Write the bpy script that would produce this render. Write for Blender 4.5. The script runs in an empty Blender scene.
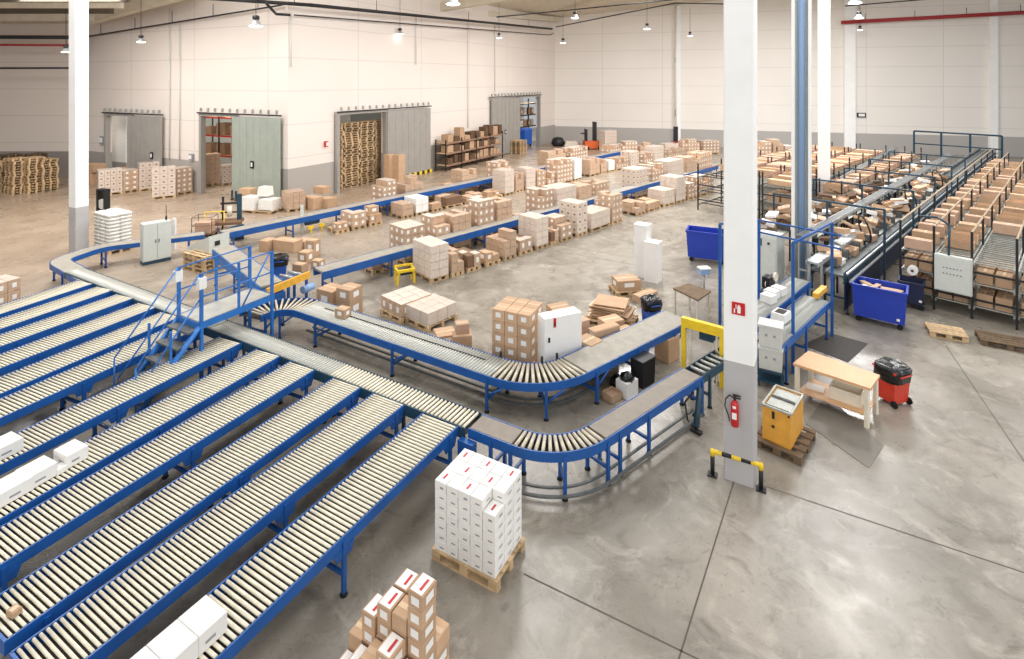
import bpy, math, random
from mathutils import Vector
R = random.Random(7)
PI = math.pi
F, HV, CH = 540.0, 80.0, 6.6          # focal length in pixels, horizon row, eye height in metres
C = bpy.context.scene.collection
def G(u, v, z=0.0):
    """pixel of the photograph -> point at height z"""
    Y = F*(CH-z)/(v-HV)
    return Vector(((u-512)/F*Y, Y, z))
def P(u, v, Y): return Vector(((u-512)/F*Y, Y, CH-(v-HV)*Y/F))
def zat(v, Y): return CH-(v-HV)*Y/F
# ------------------------------------------------------------------ materials
MT = {}
def mat(name, col, rough=.6, metal=0, noise=0, nscale=8, rnd=0, emit=0, coat=0, col2=None, bump=0):
    m = bpy.data.materials.new(name); m.use_nodes = True
    nt = m.node_tree; b = nt.nodes['Principled BSDF']
    b.inputs['Base Color'].default_value = (*col, 1); b.inputs['Roughness'].default_value = rough
    b.inputs['Metallic'].default_value = metal
    if coat: b.inputs['Coat Weight'].default_value = coat
    if emit:
        b.inputs['Emission Color'].default_value = (*col, 1); b.inputs['Emission Strength'].default_value = emit
    out = None
    tc = nt.nodes.new('ShaderNodeTexCoord')
    nz = nt.nodes.new('ShaderNodeTexNoise'); nz.inputs['Scale'].default_value = nscale; nz.inputs['Detail'].default_value = 4
    nt.links.new(tc.outputs['Object'], nz.inputs['Vector'])
    mx = nt.nodes.new('ShaderNodeMix'); mx.data_type = 'RGBA'
    c2 = col2 or tuple(c*(1-noise) for c in col)
    mx.inputs[6].default_value = (*c2, 1); mx.inputs[7].default_value = (*[min(1, c*(1+noise*.4)) for c in col], 1)
    cr = nt.nodes.new('ShaderNodeMapRange'); cr.inputs[1].default_value = .35; cr.inputs[2].default_value = .65
    nt.links.new(nz.outputs['Fac'], cr.inputs[0]); nt.links.new(cr.outputs[0], mx.inputs[0])
    out = mx.outputs[2]
    if rnd:
        oi = nt.nodes.new('ShaderNodeObjectInfo'); mr = nt.nodes.new('ShaderNodeMapRange')
        mr.inputs[3].default_value = 1-rnd; mr.inputs[4].default_value = 1+rnd*.6
        nt.links.new(oi.outputs['Random'], mr.inputs[0])
        hs = nt.nodes.new('ShaderNodeHueSaturation')
        nt.links.new(out, hs.inputs['Color']); nt.links.new(mr.outputs[0], hs.inputs['Value']); out = hs.outputs[0]
    nt.links.new(out, b.inputs['Base Color'])
    if bump:
        bp = nt.nodes.new('ShaderNodeBump'); bp.inputs['Strength'].default_value = bump; bp.inputs['Distance'].default_value = .02
        nt.links.new(nz.outputs['Fac'], bp.inputs['Height']); nt.links.new(bp.outputs[0], b.inputs['Normal'])
    MT[name] = m; return m
def S(r, g, b):
    f = lambda c: (c/255/12.92 if c/255 <= .04045 else ((c/255+.055)/1.055)**2.4)
    return (f(r), f(g), f(b))
mat('blue_paint', S(26, 88, 162), .38, 0, .15, 3)
mat('blue_stair', S(40, 112, 190), .4, 0, .15, 3)
mat('teal_paint', S(38, 70, 88), .45, 0, .15, 3)
mat('roller_steel', S(238, 230, 208), .35, .1, .12, 5)
mat('roller_beige', S(206, 196, 176), .4, .15, .1, 5)
mat('grey_roller', S(186, 186, 178), .4, .35, .1, 5)
mat('belt_grey', S(158, 152, 140), .55, 0, .12, 6)
mat('belt_dark', S(96, 100, 100), .5, 0, .2, 6)
mat('galvanised', S(176, 178, 172), .4, .5, .1, 7)
mat('aluminium', S(190, 195, 198), .35, .6, .08, 7)
mat('black_metal', S(28, 28, 32), .5)
mat('rubber', S(18, 18, 18), .8)
mat('black_bag', S(14, 14, 16), .25, 0, .2, 9, bump=.9)
mat('cardboard', S(198, 164, 132), .85, 0, .08, 3, rnd=.16)
mat('cardboard_tape', S(214, 184, 150), .35)
mat('cardboard_pink', S(200, 166, 142), .85, 0, .1, 3, rnd=.1)
mat('cardboard_dark', S(96, 72, 52), .9)
mat('wrap_brown', S(200, 170, 144), .32, 0, .16, 9, rnd=.12, coat=.4)
mat('wrap_pale', S(218, 202, 188), .28, 0, .1, 9, rnd=.06, coat=.4)
mat('wrap_gap', S(120, 92, 70), .8)
mat('label_white', S(242, 240, 236), .5)
mat('red_print', S(196, 40, 52), .5)
mat('grey_print', S(150, 152, 158), .6)
mat('carton_white', S(238, 236, 232), .55, 0, .03, 4, rnd=.03)
mat('carton_shadow_gap', S(150, 148, 146), .7)
mat('pallet_wood', S(204, 174, 134), .8, 0, .25, 9, rnd=.22)
mat('pallet_dark', S(112, 92, 70), .85, 0, .25, 6, rnd=.1)
mat('worktop_wood', S(216, 172, 128), .45, 0, .08, 4)
mat('cream_paint', S(226, 218, 200), .45, 0, .05)
mat('white_paint', S(238, 238, 234), .4, 0, .03)
mat('cabinet_grey', S(206, 210, 204), .4, 0, .04)
mat('yellow_paint', S(240, 204, 44), .4, 0, .1)
mat('orange_yellow', S(236, 176, 60), .45, 0, .12)
mat('amber_plastic', S(226, 164, 66), .4, 0, .1)
mat('cart_blue', S(34, 62, 172), .4, 0, .08, 3)
mat('bin_red', S(206, 60, 40), .4, 0, .08)
mat('bin_blue', S(40, 96, 190), .4, 0, .08)
mat('fire_red', S(196, 30, 34), .3)
mat('steel_red', S(160, 40, 44), .5)
mat('door_grey', S(170, 166, 160), .42, .25, .06, 2)
mat('door_green_grey', S(170, 178, 168), .42, .2, .06, 2)
mat('mat_dark', S(78, 74, 70), .9, 0, .15, 30)
mat('mat_grey', S(118, 113, 104), .45, 0, .12, 3)
mat('concrete_white', S(246, 246, 244), .6, 0, .03, 2)
mat('concrete_grey', S(182, 180, 180), .6, 0, .06, 2)
mat('beam_beige', S(214, 204, 186), .7, 0, .08, 2)
mat('beam_brown', S(92, 82, 70), .7, 0, .1, 2)
mat('crate_grey', S(206, 208, 204), .45, 0, .05)
mat('sack_white', S(230, 228, 222), .6, 0, .06, 12, bump=.4)
mat('lamp_glow', (1, .96, .88), .5, emit=7)
mat('rack_beige', S(172, 152, 126), .5, .2, .08)
mat('paper', S(232, 230, 224), .6)
mat('screen_dark', S(40, 34, 34), .3)
mat('orange_steel', S(206, 96, 44), .5)
mat('blue_light', S(140, 170, 210), .5)
mat('joint', S(92, 86, 78), .9)
mat('gap_shade_dark', S(58, 52, 46), .8)  # shade tone for the sheet below the roller gaps
mat('belt_brown', S(134, 124, 112), .5, 0, .12, 6)
mat('rail_brown', S(146, 112, 96), .5)
mat('navy', S(24, 34, 66), .6)

def floor_material():
    m = bpy.data.materials.new('polished_concrete'); m.use_nodes = True; MT['floor'] = m
    nt = m.node_tree; b = nt.nodes['Principled BSDF']; N = nt.nodes.new; L = nt.links.new
    tc = N('ShaderNodeTexCoord')
    def noise(sc, det=5, ro=.6, dist=0):
        n = N('ShaderNodeTexNoise'); n.inputs['Scale'].default_value = sc; n.inputs['Detail'].default_value = det
        n.inputs['Roughness'].default_value = ro; n.inputs['Distortion'].default_value = dist
        L(tc.outputs['Object'], n.inputs['Vector']); return n.outputs['Fac']
    def ramp(src, a, bb, lo, hi):
        r = N('ShaderNodeMapRange'); r.inputs[1].default_value = a; r.inputs[2].default_value = bb
        r.inputs[3].default_value = lo; r.inputs[4].default_value = hi; L(src, r.inputs[0]); return r.outputs[0]
    def mix(fac, A, B, mode='MIX'):
        x = N('ShaderNodeMix'); x.data_type = 'RGBA'; x.blend_type = mode
        if hasattr(fac, 'links'): L(fac, x.inputs[0])
        else: x.inputs[0].default_value = fac
        for i, q in ((6, A), (7, B)):
            if hasattr(q, 'links'): L(q, x.inputs[i])
            else: x.inputs[i].default_value = (*q, 1)
        return x.outputs[2]
    base = mix(ramp(noise(.45, 6, .65, .6), .35, .65, 0, 1), S(124, 117, 106), S(158, 150, 138))
    stain = mix(ramp(noise(1.7, 8, .7, 1.2), .52, .7, 0, .75), base, S(100, 92, 80))
    scuff = ramp(noise(7, 9, .75, 2.5), .57, .68, 0, .6)
    stain = mix(scuff, stain, S(84, 76, 66))
    stain = mix(ramp(noise(.9, 7, .7, 2.0), .52, .66, 0, .55), stain, S(184, 176, 162))
    stain = mix(ramp(noise(.22, 4, .6, .5), .5, .62, 0, .35), stain, S(112, 104, 90))
    # the older warm brown slab by the loading doors
    sx = N('ShaderNodeSeparateXYZ'); L(tc.outputs['Object'], sx.inputs[0])
    mm = N('ShaderNodeMath'); mm.operation = 'MULTIPLY_ADD'; L(sx.outputs['X'], mm.inputs[0]); mm.inputs[1].default_value = -1.2; L(sx.outputs['Y'], mm.inputs[2])
    w = ramp(mm.outputs[0], 24, 40, 0, .75)
    warm = mix(w, stain, mix(ramp(noise(.6), .4, .6, 0, 1), S(160, 138, 116), S(180, 158, 136)))
    L(warm, b.inputs['Base Color'])
    L(ramp(noise(1.1, 6, .6, .4), .3, .7, .2, .42), b.inputs['Roughness'])
    b.inputs['Specular IOR Level'].default_value = .6
    return m
floor_material()

def wall_material(name, top, dado, zd=1.85, joint=6.0, first=6.0):
    """insulated panels: seams every 1.8 m of height and vertical joints, grey dado; UV = metres"""
    m = bpy.data.materials.new(name); m.use_nodes = True; MT[name] = m
    nt = m.node_tree; b = nt.nodes['Principled BSDF']; N = nt.nodes.new; L = nt.links.new
    uv = N('ShaderNodeUVMap'); sx = N('ShaderNodeSeparateXYZ'); L(uv.outputs[0], sx.inputs[0])
    def math_(op, a, bb=None):
        x = N('ShaderNodeMath'); x.operation = op
        for i, q in enumerate((a, bb)):
            if q is None: continue
            if hasattr(q, 'links'): L(q, x.inputs[i])
            else: x.inputs[i].default_value = q
        return x.outputs[0]
    def seam(src, per, off, wd):
        fr = math_('FRACT', math_('DIVIDE', math_('ADD', src, off), per))
        return math_('LESS_THAN', fr, wd/per)
    s = math_('MAXIMUM', seam(sx.outputs['Y'], 1.8, 1.2+.02, .05), seam(sx.outputs['X'], joint, 1.0, .06))
    dd = math_('LESS_THAN', sx.outputs['Y'], zd)
    tc = N('ShaderNodeTexCoord'); nz = N('ShaderNodeTexNoise'); nz.inputs['Scale'].default_value = .3; L(tc.outputs['Object'], nz.inputs['Vector'])
    def mix(fac, A, B):
        x = N('ShaderNodeMix'); x.data_type = 'RGBA'; L(fac, x.inputs[0])
        for i, q in ((6, A), (7, B)):
            if hasattr(q, 'links'): L(q, x.inputs[i])
            else: x.inputs[i].default_value = (*q, 1)
        return x.outputs[2]
    c = mix(nz.outputs['Fac'], top, tuple(t*.92 for t in top))
    c = mix(s, c, tuple(t*.8 for t in top))
    c = mix(dd, c, dado)
    L(c, b.inputs['Base Color']); b.inputs['Roughness'].default_value = .5
    return m
wall_material('wall_panels', S(238, 228, 220), S(172, 166, 160))
wall_material('wall_panels_far', S(240, 234, 227), S(176, 172, 168), 1.7)
wall_material('wall_panels_left', S(230, 218, 208), S(152, 144, 138), 1.8)

# ------------------------------------------------------------------ mesh helper
class M:
    def __init__(s): s.v = []; s.f = []; s.m = []; s.sm = []; s.uv = None
    def face(s, ids, m, sm=False): s.f.append(ids); s.m.append(m); s.sm.append(sm)
    def quad(s, pts, m=0):
        n = len(s.v); s.v += [tuple(p) for p in pts]; s.face(tuple(range(n, n+len(pts))), m)
    def box(s, c, d, m=0, rz=0, top=None, skip=()):
        """centre c, size d; top=(sx,sy) scales the top face"""
        n = len(s.v); ca, sa = math.cos(rz), math.sin(rz)
        for k, (x, y, z) in enumerate([(-1,-1,-1),(1,-1,-1),(1,1,-1),(-1,1,-1),(-1,-1,1),(1,-1,1),(1,1,1),(-1,1,1)]):
            fx, fy = (top if (top and z > 0) else (1, 1))
            px, py = x*d[0]/2*fx, y*d[1]/2*fy
            s.v.append((c[0]+px*ca-py*sa, c[1]+px*sa+py*ca, c[2]+z*d[2]/2))
        mm = m if isinstance(m, (list, tuple)) else [m]*6
        for k, q in enumerate([(0,3,2,1),(4,5,6,7),(0,1,5,4),(1,2,6,5),(2,3,7,6),(3,0,4,7)]):
            if k in skip: continue
            s.face(tuple(n+i for i in q), mm[k])
        return s
    def tube(s, p0, p1, r, m=0, n=8, r1=None, cap=True):
        p0, p1 = Vector(p0), Vector(p1); a = (p1-p0).normalized()
        u = a.orthogonal().normalized(); w = a.cross(u); r1 = r if r1 is None else r1
        b = len(s.v)
        for p, rr in ((p0, r), (p1, r1)):
            for k in range(n):
                t = 2*PI*k/n; s.v.append(tuple(p+u*math.cos(t)*rr+w*math.sin(t)*rr))
        for k in range(n): s.face((b+k, b+(k+1) % n, b+n+(k+1) % n, b+n+k), m, True)
        if cap: s.face(tuple(b+k for k in reversed(range(n))), m); s.face(tuple(b+n+k for k in range(n)), m)
        return s
    def path(s, pts, r, m=0, n=6):
        for a, b in zip(pts, pts[1:]): s.tube(a, b, r, m, n)
        return s
    def bar(s, p0, p1, w, m=0):
        """square bar"""
        return s.tube(p0, p1, w*.707, m, 4)
    def prism(s, poly, z0, z1, m=0, mtop=None):
        n = len(s.v); k = len(poly)
        s.v += [(p[0], p[1], z0) for p in poly]+[(p[0], p[1], z1) for p in poly]
        s.face(tuple(n+i for i in reversed(range(k))), m); s.face(tuple(n+k+i for i in range(k)), m if mtop is None else mtop)
        for i in range(k): s.face((n+i, n+(i+1) % k, n+k+(i+1) % k, n+k+i), m)
        return s
    def lathe(s, prof, c=(0,0,0), n=16, m=0):
        b = len(s.v)
        for r, z in prof:
            for k in range(n):
                t = 2*PI*k/n; s.v.append((c[0]+r*math.cos(t), c[1]+r*math.sin(t), c[2]+z))
        for i in range(len(prof)-1):
            for k in range(n):
                s.face((b+i*n+k, b+i*n+(k+1) % n, b+(i+1)*n+(k+1) % n, b+(i+1)*n+k), m, True)
        s.face(tuple(b+k for k in reversed(range(n))), m); s.face(tuple(b+(len(prof)-1)*n+k for k in range(n)), m)
        return s
    def mesh(s, name, mats):
        me = bpy.data.meshes.new(name); me.from_pydata(s.v, [], s.f)
        for q in mats: me.materials.append(MT[q])
        me.polygons.foreach_set('material_index', s.m); me.polygons.foreach_set('use_smooth', s.sm)
        me.update(); return me
def link(name, me, parent=None, loc=(0,0,0), rz=0):
    o = bpy.data.objects.new(name, me); C.objects.link(o); o.location = loc; o.rotation_euler = (0, 0, rz)
    if parent: o.parent = parent
    return o
def part(name, mb, mats, parent, loc=(0,0,0), rz=0, label=None):
    if isinstance(mats, str): mats = [mats]
    o = link(name, mb if isinstance(mb, bpy.types.Mesh) else mb.mesh(name, mats), parent, loc, rz)
    if label: o['label'] = label
    return o
def tag(o, label, cat, group=None, kind=None):
    o['label'] = label; o['category'] = cat
    if group: o['group'] = group
    if kind: o['kind'] = kind
    return o
def thing(name, label, cat, loc=(0,0,0), rz=0, group=None):
    return tag(link(name, None, None, loc, rz), label, cat, group)
def single(name, mb, mats, label, cat, loc=(0,0,0), rz=0, group=None):
    return tag(part(name, mb, mats, None, loc, rz), label, cat, group)
def structure(name, mb, mats, loc=(0,0,0), rz=0):
    o = part(name, mb, mats, None, loc, rz); o['kind'] = 'structure'; return o
def copy_thing(o, loc, rz, label):
    c = o.copy(); C.objects.link(c); c.location = loc; c.rotation_euler = (0, 0, rz); c['label'] = label
    for ch in list(o.children):
        d = ch.copy(); C.objects.link(d); d.parent = c
        for g in list(ch.children):
            e = g.copy(); C.objects.link(e); e.parent = d
    return c
ORD = ['first','second','third','fourth','fifth','sixth','seventh','eighth','ninth','tenth','eleventh','twelfth','thirteenth','fourteenth','fifteenth','sixteenth','seventeenth','eighteenth','nineteenth','twentieth','twenty-first','twenty-second','twenty-third','twenty-fourth']
D1 = math.radians(61); D2 = math.radians(-29)      # sorting lanes / collector
E1 = math.radians(43.5); E2 = math.radians(-46.5)  # pick aisle and racks
def U(a): return Vector((math.cos(a), math.sin(a), 0))

# ------------------------------------------------------------------ room
W0, W1, W2 = G(85, 178), G(288, 204), G(555, 142)
WF = G(555, 142); WE = G(1024, 157); WE = WF+(WE-WF)*1.25
LF0 = G(-260, 178); LF0.y = W0.y
fl = M(); fl.quad([(-70,-6,0),(60,-6,0),(60,75,0),(-70,75,0)], 0)
def joint(a, b, w=.02):
    p, q = G(*a), G(*b); d = (q-p).normalized(); n = Vector((-d.y, d.x, 0))*w/2
    fl.quad([p+n+Vector((0,0,.002)), p-n+Vector((0,0,.002)), q-n+Vector((0,0,.002)), q+n+Vector((0,0,.002))], 1)
for a, b in (((524,574),(716,668)), ((735,478),(676,668)), ((758,484),(1100,598)), ((555,244),(726,275)), ((556,251),(728,281)),
             ((0,236),(69,218)), ((118,235),(330,205)), ((780,285),(700,560)) if False else ((946,346),(1030,470)), ((850,434),(1000,372)) if False else ((30,214),(69,206))):
    joint(a, b)
structure('floor', fl, ['floor', 'joint'])

def along(Wa, Wb, u):
    """point of the wall line Wa-Wb seen in column u"""
    k = (u-512)/F; d = Wb-Wa; t = (k*Wa.y-Wa.x)/(d.x-k*d.y); return Wa+d*t
def wall(name, Wa, Wb, za, zb, openings, mt, thick=.25):
    """wall with door holes; openings = (ua, ub, top z). Faces the hall."""
    d = Wb-Wa; L = d.length; d = d.normalized(); n = Vector((-d.y, d.x, 0))   # n points out of the hall
    mb = M(); uvs = []
    cuts = [0]; ops = []
    for ua, ub, zt in openings:
        a = (along(Wa, Wb, ua)-Wa).dot(d); b = (along(Wa, Wb, ub)-Wa).dot(d); ops.append((a, b, zt)); cuts += [a, b]
    cuts.append(L); cuts.sort()
    segs = []
    for a, b in zip(cuts, cuts[1:]):
        z0 = 0
        for oa, ob, zt in ops:
            if abs(oa-a) < 1e-6: z0 = zt
        segs.append((a, b, z0, za+(zb-za)*a/L, za+(zb-za)*b/L))
    for a, b, z0, z1, z2 in segs:
        i = len(mb.v); p, q = Wa+d*a, Wa+d*b; o = n*thick
        mb.v += [(p.x,p.y,z0),(q.x,q.y,z0),(q.x,q.y,z2),(p.x,p.y,z1),(p.x+o.x,p.y+o.y,z0),(q.x+o.x,q.y+o.y,z0),(q.x+o.x,q.y+o.y,z2),(p.x+o.x,p.y+o.y,z1)]
        for fq in ((0,1,2,3),(5,4,7,6),(4,0,3,7),(1,5,6,2),(3,2,6,7),(4,5,1,0)): mb.face(tuple(i+k for k in fq), 0)
        uvs += [(a,z0),(b,z0),(b,z2),(a,z1)]*2
    me = mb.mesh(name, [mt]); ul = me.uv_layers.new(name='UVMap')
    for l in me.loops: ul.data[l.index].uv = uvs[l.vertex_index]
    o = link(name, me); o['kind'] = 'structure'; return o
def behind(Wa, Wb, u, dist):
    n = Vector((-(Wb-Wa).y, (Wb-Wa).x, 0)).normalized()*dist; return along(Wa+n, Wb+n, u)
def wz(Wa, Wb, u, v):
    p = along(Wa, Wb, u); return zat(v, p.y)
DT = {1: wz(W0, W1, 130, 116), 2: wz(W0, W1, 240, 117), 3: 4.55, 4: 4.95}
wall('wall_left', W0, W1, 10.4, 12.6, [(108, 133, DT[1]), (200, 238, DT[2])], 'wall_panels')
wall('wall_back_left', W1, W2, 12.6, 13.2, [(334, 384, DT[3]), (517, 538, DT[4])], 'wall_panels')
wall('wall_back', WF, WE, 13.2, 17, [], 'wall_panels_far')
wall('wall_far_left', LF0, W0, 10.4, 10.4, [], 'wall_panels_left')
# store rooms behind the doors
nA = Vector((-(W1-W0).y, (W1-W0).x, 0)).normalized(); nB = Vector((-(W2-W1).y, (W2-W1).x, 0)).normalized()
for nm, a, b, n, e0, e1 in (('wall_store_left', W0, W1, nA, -1, -1), ('wall_store_right', W1, W2, nB, -5, 4)):
    d = (b-a).normalized(); bk = M()
    p, q = a-d*e0+n*6, b+d*e1+n*6
    bk.quad([(p.x,p.y,0),(q.x,q.y,0),(q.x,q.y,7),(p.x,p.y,7)], 0); structure(nm, bk, ['cabinet_grey'])
# ceiling: pitched roof slab, its underside and the visible beams
ce = M()
c = Vector((0, 0, 0))
LFz, W0z, W1z, W2z, WEz = 10.4, 10.4, 12.6, 13.2, 17
ce.quad([(LF0.x, LF0.y, LFz), (W0.x, W0.y, W0z), (-14, 14, 14.5), (LF0.x, 14, 12)], 0)
ce.quad([(W0.x, W0.y, W0z), (W1.x, W1.y, W1z), (-6, 20, 15), (-14, 14, 14.5)], 0)
ce.quad([(W1.x, W1.y, W1z), (W2.x, W2.y, W2z), (16, 40, 15.5), (-6, 20, 15)], 0)
ce.quad([(W2.x, W2.y, W2z), (WE.x, WE.y, WEz), (50, 34, 17.5), (16, 40, 15.5)], 0)
structure('ceiling', ce, ['beam_beige'])
def beam(name, p, q, w, h, m):
    p, q = Vector(p), Vector(q); d = (q-p); a = math.atan2(d.y, d.x); L = math.hypot(d.x, d.y)
    mb = M(); i = len(mb.v)
    n = Vector((-math.sin(a), math.cos(a), 0))*w/2
    for pt in (p, q):
        for sx, sz in ((-1, 0), (1, 0), (1, h), (-1, h)): mb.v.append(tuple(pt+n*sx+Vector((0, 0, sz))))
    for fq in ((0,1,2,3),(7,6,5,4),(0,4,5,1),(1,5,6,2),(2,6,7,3),(3,7,4,0)): mb.face(fq, 0)
    return structure(name, mb, [m])
for k, (v, Y, h, m) in enumerate(((21, 33.5, .5, 'beam_beige'), (13.5, 31, .35, 'beam_brown'), (8, 29, .45, 'beam_beige'), (2, 27, .4, 'beam_brown'))):
    z = zat(v, Y); beam('trim_%d' % (k+1), (P(-240, v, Y).x, Y, z), (P((95, 112, 122, 128)[k], v, Y).x, Y, z), .3, h, m)
beam('trim_5', P(86, 25, 34.3), P(190, -3, 30.2), .5, .7, 'beam_beige')
beam('trim_6', P(400, 18, 42), P(585, -12, 36), .6, .6, 'beam_beige')
beam('trim_7', P(540, 15, 55), P(640, -4, 45), .5, .5, 'beam_beige')
beam('trim_8', P(300, 2, 31), P(560, 22, 57), .35, .5, 'beam_beige')
# pilaster strips on the back wall
def pilaster(i, u, Wa, Wb, w, h, m='concrete_white'):
    p = along(Wa, Wb, u); d = (Wb-Wa).normalized(); n = Vector((d.y, -d.x, 0))
    mb = M(); mb.box((0, 0, h/2), (w, .3, h), 0)
    o = structure('trim_%d' % i, mb, [m], p+n*.16, math.atan2(d.y, d.x)); return o
pilaster(9, 678, WF, WE, .5, 14); pilaster(10, 849, WF, WE, .9, 15); pilaster(11, 992, WF, WE, .6, 16)

# ------------------------------------------------------------------ doors
def door(n, Wa, Wb, ua, ub, pa, pb, zt, m, label, frame_w=.35):
    """opening between columns ua..ub, sliding leaf pa..pb on a roller track"""
    A, B = along(Wa, Wb, min(ua, pa)-2), along(Wa, Wb, max(ub, pb)+1)
    d = (Wb-Wa).normalized(); rz = math.atan2(d.y, d.x); L = (B-A).length
    o = link('door_%d' % n, None, None, A, rz); o['kind'] = 'structure'; o['label'] = label
    X = lambda u: (along(Wa, Wb, u)-A).dot(d)
    leaf = M(); x0, x1 = X(pa), X(pb); y = -.28
    leaf.box(((x0+x1)/2, y, zt/2+.05), (x1-x0, .1, zt-.02), 0)
    k = x0+.12
    while k < x1-.1: leaf.box((k, y-.055, zt/2+.05), (.03, .02, zt-.1), 0); k += (x1-x0)/7
    lf = part('sliding_leaf', leaf, [m], o)
    hx = x0+(x1-x0)*(.45 if n != 1 else .75)
    if n != 3: part('handle', M().box((hx, y-.08, 2.0), (.25, .05, .4), 0).box((hx, y-.11, 2.0), (.12, .02, .22), 1), ['black_metal', 'white_paint'], lf)
    fr = M()
    for xx in (X(ua)-.02, X(ub)+.02): fr.box((xx, -.1, zt/2), (frame_w*.5, .3, zt), 0)
    fr.box(((X(ua)+X(ub))/2, -.1, zt+.1), (X(ub)-X(ua)+.3, .3, .2), 0)
    part('door_frame', fr, ['door_grey'], o)
    part('track', M().box((L/2, y, zt+.18), (L, .12, .07), 0), ['black_metal'], o)
    nb = max(6, int(L/.55))
    for i in range(nb):
        part('track_bracket', M().box((L*(i+.5)/nb, y, zt+.36), (.07, .12, .22), 0), ['galvanised'], o)
    return o
door(1, W0, W1, 109, 133, 133, 166, DT[1], 'door_grey', 'sliding warehouse door with a grey leaf, left of the three on this side')
door(2, W0, W1, 204, 237, 237, 284, DT[2], 'door_green_grey', 'sliding warehouse door with a ribbed greenish leaf')
door(3, W1, W2, 336, 384, 384, 427, DT[3], 'door_grey', 'sliding warehouse door in front of stacked pallets')
door(4, W1, W2, 517, 538, 489, 517, DT[4], 'door_grey', 'far sliding warehouse door with the leaf on its left')
part('hazard_strip', None or (lambda mb: mb)(M()), 'black_metal', bpy.data.objects['door_3']) if False else None
hz = M(); A3 = along(W1, W2, 396); B3 = along(W1, W2, 428); d3 = (B3-A3); L3 = d3.length; nn = 12
for i in range(nn): hz.box((L3*(i+.5)/nn, -.36, .12), (L3/nn, .04, .22), i % 2)
o3 = bpy.data.objects['door_3']; part('hazard_strip', hz, ['black_metal', 'yellow_paint'], o3, loc=((A3-o3.location).length, 0, 0), label='black and yellow striped kick strip')

# ------------------------------------------------------------------ services on walls and ceiling
def pipe(name, pts, r, m, label, cat='pipe', hang=None):
    o = Vector(pts[0]); t = thing(name, label, cat, o)
    part('pipe_run', M().path([Vector(p)-o for p in pts], r, 0, 8), [m], t)
    if hang:
        for k in range(hang):
            f = (k+.5)/hang*(len(pts)-1); i = int(f); q = Vector(pts[i]).lerp(Vector(pts[i+1]), f-i)-o
            part('hanger', M().tube(q, q+Vector((0, 0, .7)), .02, 0, 4), ['black_metal'], t)
    return t
nBi = -nB*.25; nAi = -nA*.25
def wallp(Wa, Wb, u, v, off=.25):
    p = along(Wa, Wb, u); n = Vector(((Wb-Wa).y, -(Wb-Wa).x, 0)).normalized(); p = p+n*off; return Vector((p.x, p.y, zat(v, p.y)))
pipe('cable_tray', [wallp(W0, W1, 89, 37), wallp(W0, W1, 286, 5)], .05, 'black_metal', 'dark cable run rising along the left wall above the first two doors', 'cable run', 5)
pipe('cable_tray', [P(208, -2, 26), P(310, 5, 29), P(552, 29, 55)], .1, 'black_metal', 'thick black cable tray running along the ceiling of the back left wall', 'cable run', 6)
pipe('conduit', [wallp(W1, W2, 291, 15), wallp(W1, W2, 548, 35), wallp(W1, W2, 551, 33)], .04, 'black_metal', 'thin conduit with clips below the black cable tray', 'cable run', 0)
pipe('conduit', [P(266, 3, 27), P(276, 14, 28), P(290, 15, 28.6)], .07, 'black_metal', 'black bent conduit hanging at the wall corner between doors two and three', 'cable run')
pipe('cable_tray', [P(-200, 36, 34.4), P(84, 37.5, 34.4)], .12, 'black_metal', 'black cable tray across the far left wall above the red pipe', 'cable run')
pipe('sprinkler_pipe', [P(-200, 43.5, 34.3), P(87, 45.5, 34.3)], .07, 'steel_red', 'dark red pipe across the far left wall', 'pipe')
pipe('conduit', [P(-200, 68.5, 34.4), P(88, 68, 34.4)], .06, 'black_metal', 'dark conduit across the far left wall below the red pipe', 'cable run')
pf = [wallp(WF, WE, 839, 22.5, .7), wallp(WF, WE, 1100, 8, .7)]
pipe('sprinkler_pipe', pf, .17, 'steel_red', 'bright red sprinkler pipe across the back wall at the right', 'pipe', 5)
pipe('conduit', [P(497, 17, 38), P(560, 11, 46), P(690, -2, 38)], .05, 'black_metal', 'upper slanting ceiling cable left of the tall white column', 'cable run')
pipe('conduit', [P(556, 27, 54), P(675, 3, 48), P(724, 4, 50)], .05, 'black_metal', 'lower slanting ceiling cable left of the tall white column', 'cable run')
pipe('conduit', [P(845, 6, 48), P(930, -1, 46)], .05, 'black_metal', 'slanting ceiling cable above the red sprinkler pipe', 'cable run')
pipe('riser_pipe', [wallp(W1, W2, 290, 67, .1), wallp(W1, W2, 290, 12, .1)], .03, 'cabinet_grey', 'short pale riser pipe on the wall corner left of the pallet door', 'pipe')
pipe('riser_pipe', [wallp(W1, W2, 415, 65, .1), wallp(W1, W2, 415, 15, .1)], .03, 'cabinet_grey', 'short pale riser pipe above the right end of the pallet door', 'pipe')
pipe('riser_pipe', [wallp(W1, W2, 467, 128, .1), wallp(W1, W2, 467, 20, .1)], .03, 'cabinet_grey', 'long riser pipe on the wall between the pallet door and the far door', 'pipe')
pipe('riser_pipe', [wallp(W1, W2, 494, 92, .1), wallp(W1, W2, 494, 22, .1)], .03, 'cabinet_grey', 'riser pipe ending just above the far sliding door', 'pipe')
pipe('riser_pipe', [wallp(W0, W1, 171, 160, .1), wallp(W0, W1, 171, 8, .1)], .03, 'cabinet_grey', 'left of the two riser pipes between the first and second doors', 'pipe')
pipe('riser_pipe', [wallp(W0, W1, 181, 160, .1), wallp(W0, W1, 181, 24, .1)], .03, 'cabinet_grey', 'right of the two riser pipes between the first and second doors', 'pipe')
pipe('riser_pipe', [wallp(WF, WE, 676, 150, .5), wallp(WF, WE, 676, 4, .5)], .07, 'white_paint', 'white riser pipe on the back wall pilaster behind the pallet rows', 'pipe')
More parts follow.
